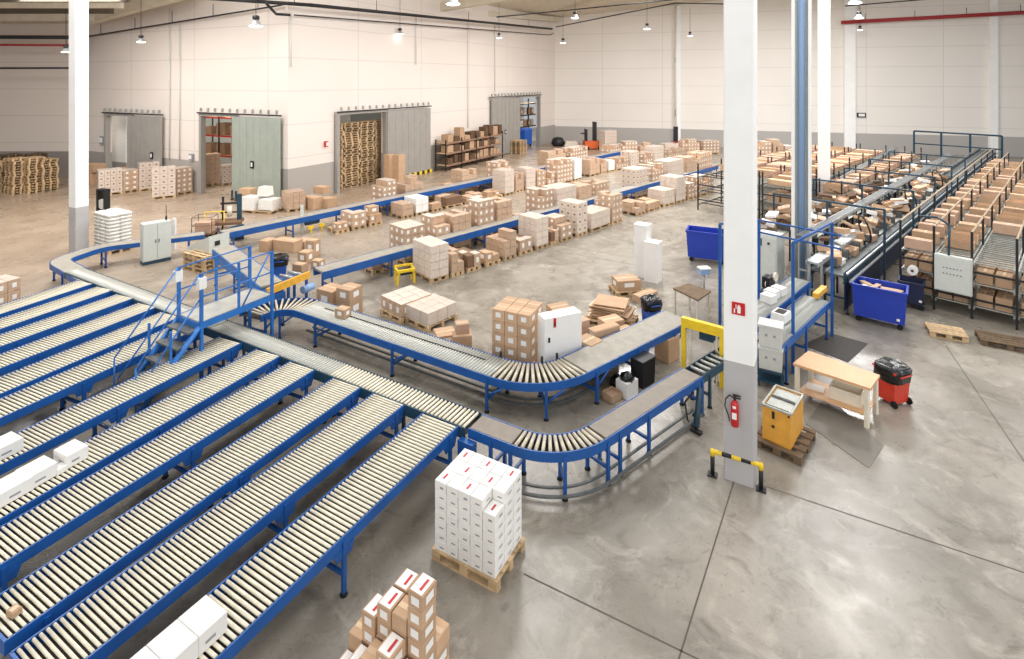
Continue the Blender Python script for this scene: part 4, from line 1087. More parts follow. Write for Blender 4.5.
part('film_roll', M().tube((-.25, -.05, .55), (-.25, -.05, 1.0), .1, 0, 12), ['cream_paint'], t)
part('guard', M().path([(-1.15, -.35, .0), (-1.15, -.35, .85), (-.4, -.35, .85), (-.4, -.35, 0)], .025, 0, 6), ['yellow_paint'], t)
# yellow-marked drive unit on the farther long conveyor
for (u, v, lab) in ((302, 225, 'drive unit with small yellow guards under the farther long conveyor'),):
    t = thing('drive_unit', lab, 'machine', G(u, v+8), math.radians(48))
    part('mast', M().box((0, 0, .6), (.1, .1, 1.2), 0), ['cabinet_grey'], t)
    part('motor', M().tube((.1, -.1, .45), (.7, -.1, .45), .14, 0, 12), ['teal_paint'], t)
    for x in (.25, .75): part('guard', M().box((x, -.3, .25), (.25, .06, .12), 0).box((x, -.3, .1), (.06, .06, .2), 0), ['yellow_paint'], t)
t = thing('drive_unit', 'drive unit under the left end of the farther long conveyor', 'machine', G(238, 240), math.radians(48))
part('motor', M().tube((-.2, -.1, .35), (.3, -.1, .35), .16, 0, 12), ['blue_light'], t); part('bracket', M().box((0, .05, .3), (.5, .08, .6), 0), ['teal_paint'], t)
# yellow-orange beam station at the head of the nearer long conveyor
a0, a1 = G(266, 293, .75), G(309, 275, .75); a0.z = a1.z = 0; d = a1-a0; aa = math.atan2(d.y, d.x); LL = d.length
t = thing('merge_station', 'short conveyor head with an orange-yellow side beam beside the blue bin', 'conveyor head', a0, aa)
part('side_beam', M().box((LL/2, -.02, .77), (LL, .06, .2), 0), ['orange_yellow'], t)
part('frame', M().box((LL/2, .28, .72), (LL, .5, .1), 0), ['blue_paint'], t)
part('drive_box', M().box((.25, -.02, .4), (.6, .2, .45), 0), ['blue_paint'], t)
for x in (.1, LL*.5, LL-.1):
    for y in (0, .5): part('leg', M().box((x, y, .34), (.06, .06, .68), 0), ['blue_paint'], t)
part('motor', M().tube((LL*.75, -.15, .45), (LL*1.0, -.15, .45), .11, 0, 12), ['blue_light'], t)
part('roller_bank', M().tube((LL*.6, 0, .86), (LL*.6, .5, .86), .05, 0, 8).tube((LL*.8, 0, .86), (LL*.8, .5, .86), .05, 0, 8), ['galvanised'], t)
def wheelie(name, p, rz, m, label, h=.62, w=.36, bagm='black_bag', scale=1):
    t = thing(name, label, 'waste bin', p, rz)
    part('tub', M().box((0, 0, h/2+.06), (w*.86, w*.8, h), 0, top=(1.2, 1.2)), [m], t)
    part('rim', M().box((0, 0, h+.06), (w*1.1, w*1.04, .04), 0), [m], t)
    pts = [(.0, 0)]
    mb = M(); n = 20; rings = []
    for (r_, z) in ((.60, h-.16), (.62, h+.0), (.61, h+.1), (.5, h+.15), (.42, h+.12), (.1, h+.1)):
        ring = []
        for k in range(n):
            t_ = 2*PI*k/n; wob = 1+.06*math.sin(5*t_+z*9)+R.uniform(-.03, .03); sq = 1/max(abs(math.cos(t_)), abs(math.sin(t_)))**.75
            ring.append(len(mb.v)); mb.v.append((w*r_*wob*sq*math.cos(t_), w*.95*r_*wob*sq*math.sin(t_), z+R.uniform(-.012, .012)))
        rings.append(ring)
    for a_, b_ in zip(rings, rings[1:]):
        for k in range(n): mb.face((a_[k], a_[(k+1) % n], b_[(k+1) % n], b_[k]), 0, True)
    mb.face(tuple(rings[-1]), 0); mb.face(tuple(reversed(rings[0])), 0)
    part('bin_bag', mb, [bagm], t, label='black plastic bag folded over the rim')
    for s in (-1, 1): part('wheel', M().tube((s*w*.42, -w*.42, .07), (s*w*.5, -w*.42, .07), .07, 0, 12), ['rubber'], t)
    part('handle', M().tube((-w*.35, -w*.62, h), (w*.35, -w*.62, h), .016, 0, 6), [m], t)
    return t
wheelie('wheeled_bin', G(280, 278), .3, 'bin_blue', 'blue waste bin with a black bag behind the stair platform', .62, .42)
wheelie('wheeled_bin', G(651, 324), .3, 'bin_blue', 'blue waste barrel with a black bag near the cardboard pile', .58, .4)
wheelie('wheeled_bin', G(892, 401), math.radians(20), 'bin_red', 'red wheeled waste bin with a black bag beside the workbench', .64, .46)
# yellow stand
t = thing('yellow_stand', 'small yellow steel stand left of the big wrapped load', 'stand', G(406, 284), math.radians(25))
fr = M()
fr.box((0, 0, .4), (.6, .08, .14), 0).box((-.27, 0, .2), (.06, .08, .4), 0).box((.27, 0, .2), (.06, .08, .4), 0).box((0, .35, .5), (.6, .06, .06), 0).box((-.27, .18, .45), (.05, .4, .05), 0).box((.27, .18, .45), (.05, .4, .05), 0).box((-.27, .35, .25), (.05, .05, .5), 0).box((.27, .35, .25), (.05, .05, .5), 0)
part('frame', fr, ['yellow_paint'], t); part('pad', M().box((0, -.045, .35), (.4, .02, .08), 0), ['black_metal'], t)
# order picker truck far away
t = thing('order_picker', 'orange and black order picker truck by the back wall', 'forklift', G(592, 149), .15)
part('chassis', M().box((0, 0, .45), (1.6, 1.0, .7), 0), ['orange_steel'], t); part('mast', M().box((.25, 0, 1.3), (.25, .6, 2.6), 0), ['black_metal'], t)
part('operator_guard', M().box((-.6, 0, 1.3), (.12, .7, 1.2), 0).box((-.8, 0, 1.5), (.5, .5, .1), 0), ['black_metal'], t); part('fork', M().box((1.4, -.25, .1), (1.3, .15, .06), 0), ['black_metal'], t); part('fork', M().box((1.4, .25, .1), (1.3, .15, .06), 0), ['black_metal'], t)
for x in (-.55, .55): part('wheel', M().tube((x, -.55, .15), (x, -.45, .15), .15, 0, 12), ['rubber'], t)
t = thing('pallet_truck', 'small dark and red truck before the back wall pilaster', 'forklift', G(677, 152), .1)
part('body', M().box((0, 0, .5), (.8, .7, .9), 0), ['steel_red'], t); part('mast', M().box((0, .3, 1.2), (.4, .12, 2.2), 0), ['black_metal'], t)
stand(605,151,617,150,131,'pale','pale load beside the orange order picker',.9)
single('bundle', M().lathe([(.5, 0), (.7, .3), (.5, .8), (.2, .9)], n=10), ['black_metal'], 'dark bundle on the floor in the back corner', 'bundle', G(558, 146))
single('bundle', M().box((0, 0, .25), (1.4, 1.0, .5), 0, top=(.8, .8)), ['cream_paint'], 'pale flat bundle on the floor in the back corner', 'bundle', G(571, 146))
for u in (232, 236): single('guide_post', M().lathe([(.09, 0), (.09, .04), (.05, .06), (.05, .5), (.03, .55)], n=10), ['black_metal'], 'short black post on the floor before the ribbed door, %s one' % ('left' if u == 232 else 'right'), 'bollard', G(u, 200+(u-232)*.25))

# blue tilting carts
def cart(p, rz, L, W_, H_, label, mt_='cart_blue'):
    t = thing('wheeled_container', label, 'container', p, rz)
    z0 = .16; th = .03; mb = M()
    def ring(z, l, w): return [(-l/2, -w/2, z), (l/2, -w/2, z), (l/2, w/2, z), (-l/2, w/2, z)]
    i = 0; ro, rt = ring(z0, L*.92, W_*.9), ring(H_, L, W_); it, ib_ = ring(H_, L-2*th, W_-2*th), ring(z0+th+.05, L*.9-2*th, W_*.88-2*th)
    mb.v = ro+rt+it+ib_
    mb.face((3,2,1,0), 0)
    for lv in range(3):
        for k in range(4): mb.face((lv*4+k, lv*4+(k+1) % 4, lv*4+4+(k+1) % 4, lv*4+4+k), 0)
    mb.face((12,13,14,15), 0)
    part('tub', mb, [mt_], t)
    rm = M(); 
    for y in (-W_/2, W_/2): rm.box((0, y, H_), (L+.06, .05, .05), 0)
    for x in (-L/2, L/2): rm.box((x, 0, H_), (.05, W_, .05), 0)
    part('rim', rm, [mt_], t)
    part('sticker', M().box((L*.35, -W_/2*.93-.012, z0+.12), (.07, .01, .06), 0), ['label_white'], t)
    for x in (-L*.38, L*.38):
        for y in (-W_*.36, W_*.36):
            part('castor', M().box((x, y, .13), (.06, .05, .08), 0).tube((x, y-.02, .07), (x, y+.02, .07), .07, 0, 12), ['rubber'], t)
    return t
p = G(879, 325); rzc = math.radians(-38)
cart(p+U(math.radians(52))*.25, rzc, 1.22, .74, 1.0, 'large blue wheeled container full of cardboard scraps beside the racks')
cart(G(911, 312)+U(math.radians(52))*.5, rzc, .6, .6, .75, 'dark blue small container behind the large blue one', 'navy')
for k in range(10):
    q = p+U(math.radians(52))*.25+U(rzc)*R.uniform(-.42, .42)+U(rzc+PI/2)*R.uniform(-.2, .2)
    single('cardboard_scrap', M().box((0, 0, 0), (R.uniform(.25, .45), R.uniform(.12, .25), .02), 0), [R.choice(['cardboard', 'cardboard_tape', 'paper', 'cardboard_pink'])],
           'flat cardboard scrap inside the large blue container', 'cardboard scrap', q+Vector((0, 0, .82+.02*k)), R.uniform(0, 3), 'scraps in the large blue container')
p = G(705, 262); cart(p+U(math.radians(52))*.2, math.radians(-25), 1.35, .75, 1.1, 'blue wheeled container behind the tall white column')
boxat(697, 262, -25, .1, .1, .1, 'brown', 'x') if False else None
# brown table near the column
def table(name, pts, z, label, mt, ml, legw=.05, shelf_z=None, th=.04):
    c = sum((Vector(q) for q in pts), Vector())/len(pts); c.z = 0; t = thing(name, label, 'table', c)
    lp = [(q[0]-c.x, q[1]-c.y) for q in pts]
    part('tabletop', M().prism(lp, z-th, z, 0), [mt], t)
    for x, y in lp: part('leg', M().box((x*.9, y*.9, (z-th)/2), (legw, legw, z-th), 0, rz=.5), [ml], t)
    if shelf_z: part('shelf', M().prism([(x*.88, y*.88) for x, y in lp], shelf_z, shelf_z+.03, 0), [mt], t)
    return t, c
table('packing_table', [G(673,288,.72), G(698,300,.72), G(711,291,.72), G(689,283,.72)], .72, 'brown topped packing table left of the tall white column', 'pallet_dark', 'cream_paint')
t = thing('label_printer', 'small pale blue device on a stand behind the brown packing table', 'device', G(704, 293), .2)
part('stand', M().tube((0,0,0), (0,0,.6), .03, 0, 8), ['galvanised'], t); part('body', M().box((0, 0, .68), (.3, .22, .16), 0), ['blue_light'], t); part('cover', M().box((0, 0, .78), (.34, .26, .04), 0), ['white_paint'], t)
# under the twice-bent belt: box, container, black bin
boxat(612, 399, 38, .3, .28, .16, 'open', 'open brown carton on the floor under the middle belt')
t = thing('scrap_container', 'white box full of black scrap under the middle belt', 'container', G(627, 394), math.radians(40))
part('box', M().box((0, 0, .16), (.36, .3, .32), 0), ['carton_white'], t); part('contents', M().lathe([(.16, .3), (.15, .4), (.05, .46)], n=7), ['black_bag'], t)
t = thing('ribbed_bin', 'tall black ribbed bin under the middle belt', 'bin', G(643, 383), math.radians(40)); part('body', M().box((0, 0, .28), (.42, .3, .56), 0, top=(1.08, 1.08)), ['rubber'], t); part('rim', M().box((0, 0, .57), (.48, .35, .03), 0), ['black_metal'], t)
boxat(667, 358, 38, .42, .4, .55, 'brown', 'brown carton under the end of the middle belt')
single('scrap_sack', M().lathe([(.1, 0), (.17, .06), (.14, .2), (.06, .28)], n=9), ['black_bag'], 'dark scrap sack beside the open carton under the middle belt', 'sack', G(617, 388))

# yellow labelling gate
g0, g1 = G(682, 374), G(724, 388)
d = (g1-g0); aa = math.atan2(d.y, d.x); LL = d.length
t = thing('yellow_gate', 'yellow machine gate over the rollers left of the tall white column', 'machine frame', g0, aa)
zg = 1.27
for x in (.04, LL-.04): part('post', M().box((x, 0, (zg)/2), (.09, .09, zg), 0), ['yellow_paint'], t)
part('crossbeam', M().box((LL/2, 0, zg-.08), (LL, .12, .2), 0), ['yellow_paint'], t)
for x in (.18, LL-.16): part('inner_post', M().box((x, .03, zg/2-.05), (.035, .04, zg-.1), 0), ['cream_paint'], t)
part('printer_head', M().box((LL*.55, .22, 1.0), (.3, .25, .3), 0), ['teal_paint'], t)
# roller infeed behind the gate, leading behind the column to the pick station
f0 = WEnd+(e2)*.06; f0.z = 0; f1 = f0+Vector((e2.x, e2.y, 0))*1.45
conveyor('roller_conveyor', 'short dark framed roller bed between the lower bend and the tall white column', 'roller conveyor', [f0, f1], CW-.12, .74, rollers=[(.05, 1.4, .17)], legs=[.25, 1.2], r=.035, blue='teal_paint', rmat='galvanised')
t = thing('floor_clamp', 'blue pneumatic foot with hoses on the floor before the tall white column', 'machine', G(695, 425), math.radians(-50))
part('strut', M().bar((-.05, .25, .6), (.12, -.15, .08), .08, 0).bar((0, .25, .3), (-.1, .1, .08), .05, 0), ['teal_paint'], t); part('hose', M().path([(-.15,.2,.5),(-.25,.05,.3),(-.1,-.1,.1),(.15,-.2,.03)], .018, 0, 6), ['black_metal'], t); part('foot', M().box((.14, -.18, .03), (.2, .1, .05), 0), ['black_metal'], t)

# pick station roller table
T0, T1 = G(784, 345, .9), G(829, 302, .9); T0.z = T1.z = 0; dT = (T1-T0).normalized(); nT = Vector((-dT.y, dT.x, 0)); Wt = .62
mid0 = T0-dT*.15+nT*Wt/2; mid1 = T1+dT*.1+nT*Wt/2
conveyor('roller_conveyor', 'wide grey roller table of the packing station inside the blue frame', 'roller conveyor', [mid0, mid1], Wt-.06, .9, rollers=[(.03, (mid1-mid0).length-.03, .08)], legs=[.3, 1.6, (mid1-mid0).length-.3],
         rmat='galvanised', group=None)
mid2 = mid0+nT*(Wt+.1)+dT*.1; mid3 = mid1+nT*(Wt+.1)+dT*1.0
conveyor('roller_conveyor', 'rear grey roller strip of the packing station', 'roller conveyor', [mid2, mid3], Wt-.1, .95, rollers=[(.03, (mid3-mid2).length-.03, .08)], legs=[.3, 1.6, (mid3-mid2).length-.3], rmat='galvanised')
single('machine_cover', M().box((0, 0, .06), (.75, .14, .12), 0), ['orange_yellow'], 'orange-yellow bar on the roller table of the packing station', 'cover bar', G(820, 294, .97), math.atan2(dT.y, dT.x))
# blue portal frame
FP = [G(793, 374), G(831, 346), G(719.5, 352), G(759.5, 380)]
Ff = 2.35
q0_ = G(793, 373); zt_ = zat(243, q0_.y)
pts_f = [q0_]+[G(u_, v_, zt_) for u_, v_ in ((832, 222.6), (759, 220), (841, 235.5), (720, 224))]
for q in pts_f: q.z = 0
t = thing('portal_frame', 'tall blue tube frame around the packing station right of the column', 'frame', pts_f[0])
o = pts_f[0]
for q in pts_f[:3]+pts_f[4:]: part('post', M().box((q.x-o.x, q.y-o.y, zt_/2), (.07, .07, zt_), 0, rz=D1), ['blue_paint'], t)
def fb(a, b, dz=0, w=.05): part('beam', M().bar(Vector((pts_f[a].x-o.x, pts_f[a].y-o.y, zt_-dz)), Vector((pts_f[b].x-o.x, pts_f[b].y-o.y, zt_-dz)), w, 0), ['blue_paint'], t)
fb(0, 1); fb(2, 3, .0, .04); fb(2, 3, .32, .04); fb(4, 2, 0, .04); fb(4, 2, .32, .04)
# grey cabinet, cream boxes, printer, sealing machine, stacked crates
t = thing('machine_cabinet', 'tall pale grey machine cabinet behind the blue frame', 'cabinet', G(781, 289)+nT*.35, E2)
part('body', M().box((0, 0, .85), (.7, .6, 1.7), 0), ['cabinet_grey'], t); part('door', M().box((0, -.31, .85), (.62, .02, 1.55), 0), ['cabinet_grey'], t); part('knob', M().tube((.1, -.33, 1.45), (.1, -.35, 1.45), .04, 0, 10), ['black_metal'], t); part('lamp', M().tube((-.2, -.33, 1.2), (-.2, -.35, 1.2), .03, 0, 10), ['fire_red'], t)
t = thing('tape_machine', 'dark carton taping machine with a pale tape roll beside the column', 'machine', G(777, 322)+nT*.15, E1)
part('frame', M().box((0, 0, .42), (.5, .5, .8), 0), ['teal_paint'], t)
part('head', M().box((-.05, 0, 1.05), (.4, .1, .35), 0).box((.12, .2, 1.0), (.3, .08, .3), 0), ['black_metal'], t)
part('tape_roll', M().tube((.05, -.12, 1.2), (.05, -.06, 1.2), .12, 0, 16), ['cream_paint'], t); part('tape_roll', M().tube((-.15, .02, 1.02), (-.15, .08, 1.02), .09, 0, 16), ['cream_paint'], t)
part('knob', M().tube((-.1, -.1, .9), (-.1, -.2, .9), .05, 0, 10), ['fire_red'], t)
t = thing('label_printer', 'white desktop printer with a dark tray on the packing station', 'printer', G(781, 319, .915), E1)
part('body', M().box((0, 0, .09), (.42, .34, .18), 0, top=(.9, .9)), ['white_paint'], t); part('tray', M().box((0, 0, .185), (.26, .2, .012), 0), ['screen_dark'], t)
for k, zz in enumerate((.38, .86)):
    t = thing('plastic_crate', '%s grey plastic crate of the pair stacked beside the column' % ('lower', 'upper')[k], 'crate', G(771, 384)+Vector((0, 0, zz)), math.radians(-30))
    part('body', M().box((0, 0, .23), (.44, .36, .46), 0, top=(1.05, 1.05)), ['crate_grey'], t)
    part('rim', M().box((0, 0, .445), (.49, .41, .05), 0), ['crate_grey'], t)
    for sx_ in (-.08, .08): part('grip', M().tube((sx_, -.186, .26), (sx_, -.192, .26), .03, 0, 10), ['grey_print'], t)
t = thing('crate_stand', 'dark steel stand under the two grey plastic crates', 'stand', G(771, 384), math.radians(-30))
part('frame', M().box((0, 0, .355), (.5, .42, .05), 0).box((0, 0, .12), (.5, .42, .03), 0), ['teal_paint'], t)
for x in (-.22, .22):
    for y in (-.18, .18): part('leg', M().box((x, y, .17), (.035, .035, .34), 0), ['teal_paint'], t)
for k, (x, y, s) in enumerate(((.1, .1, 'left'), (.45, .15, 'middle'), (.8, .1, 'right'))):
    carton(mid2+dT*(1.9+x)+nT*(y-.1)+Vector((0, 0, .965)), E1+R.uniform(-.2, .2), .28, .3, .2, 'whiteblank', 'small white carton on the rear roller strip, %s one' % s)

# workbench
tp = [G(793,363,.78), G(870.5,388.5,.78), G(880,375,.78), G(808.5,350.5,.78)]
t, tc_ = table('workbench', tp, .78, 'long wooden workbench with cream legs in front of the red bin', 'worktop_wood', 'cream_paint', .07, .2, .05)
ab = math.atan2((tp[1]-tp[0]).y, (tp[1]-tp[0]).x)
single('paper_stack', M().box((0, 0, .02), (.32, .2, .04), 0), ['paper'], 'stack of white paper on the lower shelf of the workbench', 'paper', tc_+U(ab)*-.38+Vector((0, 0, .232)), ab+.1)
t = thing('storage_box', 'open beige box on the lower shelf of the workbench', 'box', tc_+U(ab)*.18+Vector((0, 0, .232)), ab)
mb = M(); mb.box((0, 0, .01), (.55, .34, .02), 0)
for x in (-.27, .27): mb.box((x, 0, .12), (.015, .34, .24), 0)
for y in (-.165, .165): mb.box((0, y, .12), (.53, .015, .24), 0)
part('body', mb, ['cream_paint'], t)
# floor mats
def floor_mat(pts, label, m, z=.012):
    P_ = [G(*q) for q in pts]; c = sum(P_, Vector())/4; mb = M(); mb.prism([(q.x-c.x, q.y-c.y) for q in P_], .0, z, 0)
    single('floor_mat', mb, [m], label, 'floor mat', c)
floor_mat([(803,345),(848,362.5),(868,344),(829,333)], 'dark rubber floor mat between the blue frame and the workbench', 'mat_dark')
floor_mat([(806,404),(870,469),(886,444),(850,398)] if False else [(806,424),(869,468.5),(884,446),(826,395)], 'grey floor mat under and before the workbench', 'mat_grey', .008)
# amber crate on pallet
cp = G(787, 452); ang = math.radians(-35)
ang = math.radians(-42); cc_ = Vector((4.95, 9.86, 0))
pallet(cc_+Vector((.02, -.02, 0)), ang, .8, .98, 'dark wooden pallet under the amber crate beside the column', True, 'pallet_dark')
t = thing('amber_crate', 'amber wooden crate filled with grey metal trays beside the column', 'crate', cc_+Vector((0, 0, .147)), ang)
hh = .62; w_, d_ = .47, .8; mb = M()
mb.box((0, 0, .01), (w_, d_, .02), 0)
for x in (-1, 1): mb.box((x*(w_/2-.012), 0, hh/2), (.024, d_, hh), 0)
for y in (-1, 1): mb.box((0, y*(d_/2-.012), hh/2), (w_-.048, .024, hh), 0)
part('body', mb, ['amber_plastic'], t)
part('lid_frame', M().box((0, -d_/2, hh), (w_+.03, .03, .03), 0).box((0, d_/2, hh), (w_+.03, .03, .03), 0).box((-w_/2, 0, hh), (.03, d_, .03), 0).box((w_/2, 0, hh), (.03, d_, .03), 0), ['galvanised'], t)
for y in (-.19, .19): part('tray', M().box((0, y, hh-.03), (w_-.07, .34, .03), 0).box((0, y-.17, hh+.0), (w_-.07, .012, .05), 0), ['galvanised'], t)
part('latch', M().box((-.05, -d_/2-.01, hh-.12), (.04, .02, .12), 0).tube((-.05, -d_/2-.01, .3), (-.05, -d_/2-.025, .3), .025, 0, 8).box((.2, -d_/2-.005, hh-.05), (.03, .015, .03), 0), ['black_metal'], t)
# loose pallets by the racks
pallet(G(946, 335), E2+.35, .8, .6, 'light wooden pallet lying on the floor right of the blue container', True)
pallet(G(1006, 345), E2+.3, 1.1, .65, 'dark wooden pallet lying on the floor at the right edge below the racks', True, 'pallet_dark')
# bollard rail
b0, b1 = G(712.5, 475), G(761, 490); d = b1-b0; aa = math.atan2(d.y, d.x); LL = d.length; zb = .4
t = thing('crash_rail', 'black and yellow crash rail on the floor before the tall white column', 'barrier', b0, aa)
for x in (0, LL):
    part('post', M().tube((x, 0, .015), (x, 0, zb-.04), .035, 0, 12), ['black_metal'], t); part('base_plate', M().box((x, 0, .01), (.15, .13, .02), 0), ['black_metal'], t)
seg = 5
for k in range(seg):
    part('rail_segment', M().tube((LL*(k+.0)/seg, 0, zb), (LL*(k+1)/seg, 0, zb), .035, 0, 12), ['yellow_paint' if k % 2 == 0 else 'black_metal'], t)
for x in (0, LL): part('elbow', M().lathe([(.038, zb-.07), (.04, zb), (.03, zb+.03), (.01, zb+.04)], c=(x, 0, 0), n=12), ['yellow_paint'], t)
# fire extinguisher and sign on the column front
crz = math.radians(-30); cx_, cy_ = U(crz), -U(crz+PI/2)
ff = pc+cy_*.235   # centre of the front face
def onface(u):
    k = (u-512)/F; p = ff; dd = cx_; tt_ = (k*p.y-p.x)/(dd.x-k*dd.y); return p+dd*tt_
q = onface(735.5); ze = zat(424, q.y)
t = thing('fire_extinguisher', 'red fire extinguisher with black hose hanging on the tall white column', 'fire extinguisher', q+cy_*.075+Vector((0, 0, ze)), crz)
part('cylinder', M().lathe([(.04, 0), (.062, .02), (.062, .34), (.045, .4), (.02, .43)], n=18), ['fire_red'], t)
part('valve', M().lathe([(.02, .43), (.024, .5)], n=10).box((.03, 0, .51), (.12, .02, .02), 0).box((.04, 0, .47), (.1, .02, .015), 0), ['black_metal'], t)
part('hose', M().path([(-.01, -.02, .47), (-.08, -.02, .5), (-.14, -.02, .42), (-.15, -.02, .3), (-.1, -.02, .18), (-.075, -.03, .08)], .011, 0, 6), ['black_metal'], t)
part('label_plate', M().box((.0, -.062, .2), (.07, .008, .1), 0).box((0, -.062, .34), (.05, .008, .04), 0), ['label_white'], t)
q = onface(738.5)
t = thing('extinguisher_sign', 'red square fire extinguisher sign with white pictogram high on the column', 'sign', q+cy_*.012+Vector((0, 0, zat(308.5, q.y))), crz)
part('plate', M().box((0, 0, 0), (.2, .012, .2), 0), ['fire_red'], t)
part('pictogram', M().box((.01, -.009, -.015), (.05, .006, .11), 0).box((.01, -.009, .05), (.025, .006, .03), 0).box((-.035, -.009, .03), (.012, .006, .07), 0), ['label_white'], t)
part('pictogram', M().box((-.06, -.009, -.04), (.02, .006, .07), 0), ['label_white'], t)

# ------------------------------------------------------------------ racks on the right
HR = 2.4
ra = [G(898,222,HR), G(934,226,HR), G(971.5,232.6,HR), G(1017,239,HR), G(1066,247,HR)]
o_ = Vector((ra[1].x, ra[1].y, 0)); fr_dir = U(E2); rdir = U(E1)
def rack_row(p, width, length, nb, label, first_from, cart_label, grp, H_=HR, seed=1, cw=.85, gap=.62, st=('open', 'brown', 'pink'), posts_above=.25, low=True, level=1.95, rail_m='rack_beige', right=True, bars=.24, barm='galvanised'):
    rr = random.Random(seed)
    t = thing('flow_rack', label, 'storage rack', p, E1)   # local x along the row, local -y towards the right side
    for i in range(nb+1):
        x = length*i/nb
        for y in ((0, -width) if right else (0,)): part('upright', M().box((x, y, (H_+.0)/2), (.055, .055, H_), 0), ['black_metal'], t)
        part('cross_tube', M().box((x, -width/2, .55), (.04, width, .05), 0).box((x, -width/2, 1.3), (.04, width, .05), 0), ['black_metal'], t)
    for y in ((0, -width) if right else (0,)): part('top_rail', M().box((length/2, y, H_-.02-(posts_above if posts_above > .26 else 0)), (length, .04, .04), 0), [rail_m], t)
    for z in (.35, .98, level-.03):
        part('shelf_frame', M().box((length/2, -.03, z-.05), (length, .04, .08), 0).box((length/2, -width+.03, z-.05), (length, .04, .08), 0), ['galvanised'], t)
        n = int(length/bars); mb = M()
        for k in range(n): mb.box((length*(k+.5)/n, -width/2, z-.02), (.05, width-.06, .035), 0)
        part('roller_bars', mb, [barm], t)
    x = first_from
    while x < length-.3:
        d = rr.uniform(.26, .42); h = rr.uniform(.22, .36); q = p+rdir*(x+d/2)+fr_dir*(width/2)+Vector((0, 0, level))
        carton(q, E1+rr.uniform(-.03, .03), d, min(cw, width-.14), h, rr.choice(st), cart_label, grp)
        x += d+rr.uniform(gap*.4, gap)
    if low:
        for z in (.35, .98):
            x = .15
            for k in range(3):
                q = p+rdir*(x+.2)+fr_dir*(width/2)+Vector((0, 0, z))
                for s in (-1, 1):
                    carton(q+fr_dir*s*width*.22, E1, .4, width*.38, .34, 'brown', 'brown carton on a lower tier at the front of the '+cart_label.split(' of the ')[-1], 'lower cartons of '+grp); 
                x += .55
    return t
names = ['leftmost', 'second', 'third', 'fourth']
LR = 24.5
for i in range(4):
    p = Vector((ra[i].x, ra[i].y, 0)) if i else Vector((ra[0].x, ra[0].y, 0)); w = (ra[i+1]-ra[i]).length
    wd = abs((ra[i+1]-ra[i]).dot(fr_dir))
    st_ = o_+fr_dir*((ra[i]-o_).dot(fr_dir))
    st_.z = 0; q = st_+rdir*(0 if i else .1)
    rack_row(q, wd-.02, LR-i*1.2, 9, 'black and beige flow rack row right of the pick conveyor, %s of four' % names[i], (.1, 1.2, 4.2, 6.4)[i], 'brown carton on the top tier of the %s right-hand rack row' % names[i], 'top cartons of the %s right rack row' % names[i], seed=i+3, level=1.58, right=(i == 3), gap=1.1)
# control box on rack front
q = G(933, 290, 0); p = G(952, 318); pr_ = o_+fr_dir*.42-rdir*.12
t = thing('control_cabinet', 'light grey control cabinet with two rows of small marks on the rack front', 'cabinet', o_+fr_dir*.45-rdir*.14+Vector((0, 0, .62)), E2)
part('body', M().box((0, 0, .55), (.82, .18, 1.0), 0), ['cabinet_grey'], t)
dd_ = part('door', M().box((0, -.1, .55), (.76, .02, .94), 0), ['cabinet_grey'], t)
for z in (.72, .56):
    for k in range(6): part('switch', M().box((-.2+k*.075, -.115, z), (.028, .012, .02), 0), ['black_metal'], t)
part('cable_arm', M().path([(-.1, 0, 1.05), (-.08, 0, 1.9), (-.35, .1, 2.05), (-.8, .2, 2.0)], .03, 0, 8), ['teal_paint'], t)
t = thing('film_roll', 'roll of stretch film on a dark arm beside the blue container', 'film roll', G(913, 304)+Vector((0, 0, .0)), E2)
part('roll', M().tube((0, -.1, 1.0), (0, .12, 1.0), .13, 0, 18), ['label_white'], t); part('core', M().tube((0, -.11, 1.0), (0, .13, 1.0), .04, 0, 12), ['cardboard_dark'], t); part('stand', M().box((0, .16, .55), (.06, .06, 1.1), 0).box((0, .16, .02), (.4, .4, .04), 0), ['black_metal'], t)

# left block of racks (behind the columns)
b0_ = G(698, 210); lb = ['first', 'second', 'third', 'fourth', 'fifth']
for i in range(4):
    wd = (1.45, 1.45, 1.45, .85)[i]; q = b0_+fr_dir*(0, 1.6, 3.2, 5.6)[i]; nlen = 15.5+i*.3
    rack_row(q, wd, nlen, 6, 'dark flow rack row in the block behind the columns, %s from the left' % lb[i], 2.2 if i < 2 else .2, 'brown carton on the top tier of the %s rack row behind the columns' % lb[i], 'top cartons of the %s back rack row' % lb[i],
             H_=2.35, seed=20+i, cw=1.2, gap=.45, level=1.75, low=(i > 1), posts_above=.3, rail_m='rail_brown', bars=(.6 if i == 0 else .24), barm=('black_metal' if i == 0 else 'galvanised'))

# ------------------------------------------------------------------ pick / sorter conveyors
def spath(a, b, z): A, B = G(*a, z), G(*b, z); A.z = B.z = 0; return A, B
A, B = spath((826, 272), (988, 150), 1.15); Ls = (B-A).length
conveyor('belt_conveyor', 'long pick conveyor with blue sides left of the right-hand racks', 'belt conveyor', [A, B], .85, 1.15, belts=[(.02, Ls-.02)], legs=[.3+k*(Ls-.6)/11 for k in range(12)], bmat='belt_dark', rail_h=.22, blue='teal_paint', railtop=.1)
SA, SB = A, B
dS_ = (SB-SA).normalized(); nS_ = Vector((-dS_.y, dS_.x, 0)); ts_ = bpy.data.objects['belt_conveyor.002']
for off, zz, m_ in ((-.52, 1.22, 'aluminium'), (-.6, 1.02, 'aluminium'), (.52, 1.3, 'aluminium'), (0, 1.19, 'aluminium')):
    part('guide_rail', M().box((Ls/2, off, zz), (Ls, .05, .05), 0), [m_], ts_, rz=math.atan2(dS_.y, dS_.x))
part('shade_sheet', M().box((Ls/2, -.46, .55), (Ls, .02, .72), 0), ['navy'], ts_, rz=math.atan2(dS_.y, dS_.x))  # navy sheet standing in for the shadow below the pick conveyor
A2, B2 = spath((800, 236), (952, 153), 1.9); L2 = (B2-A2).length
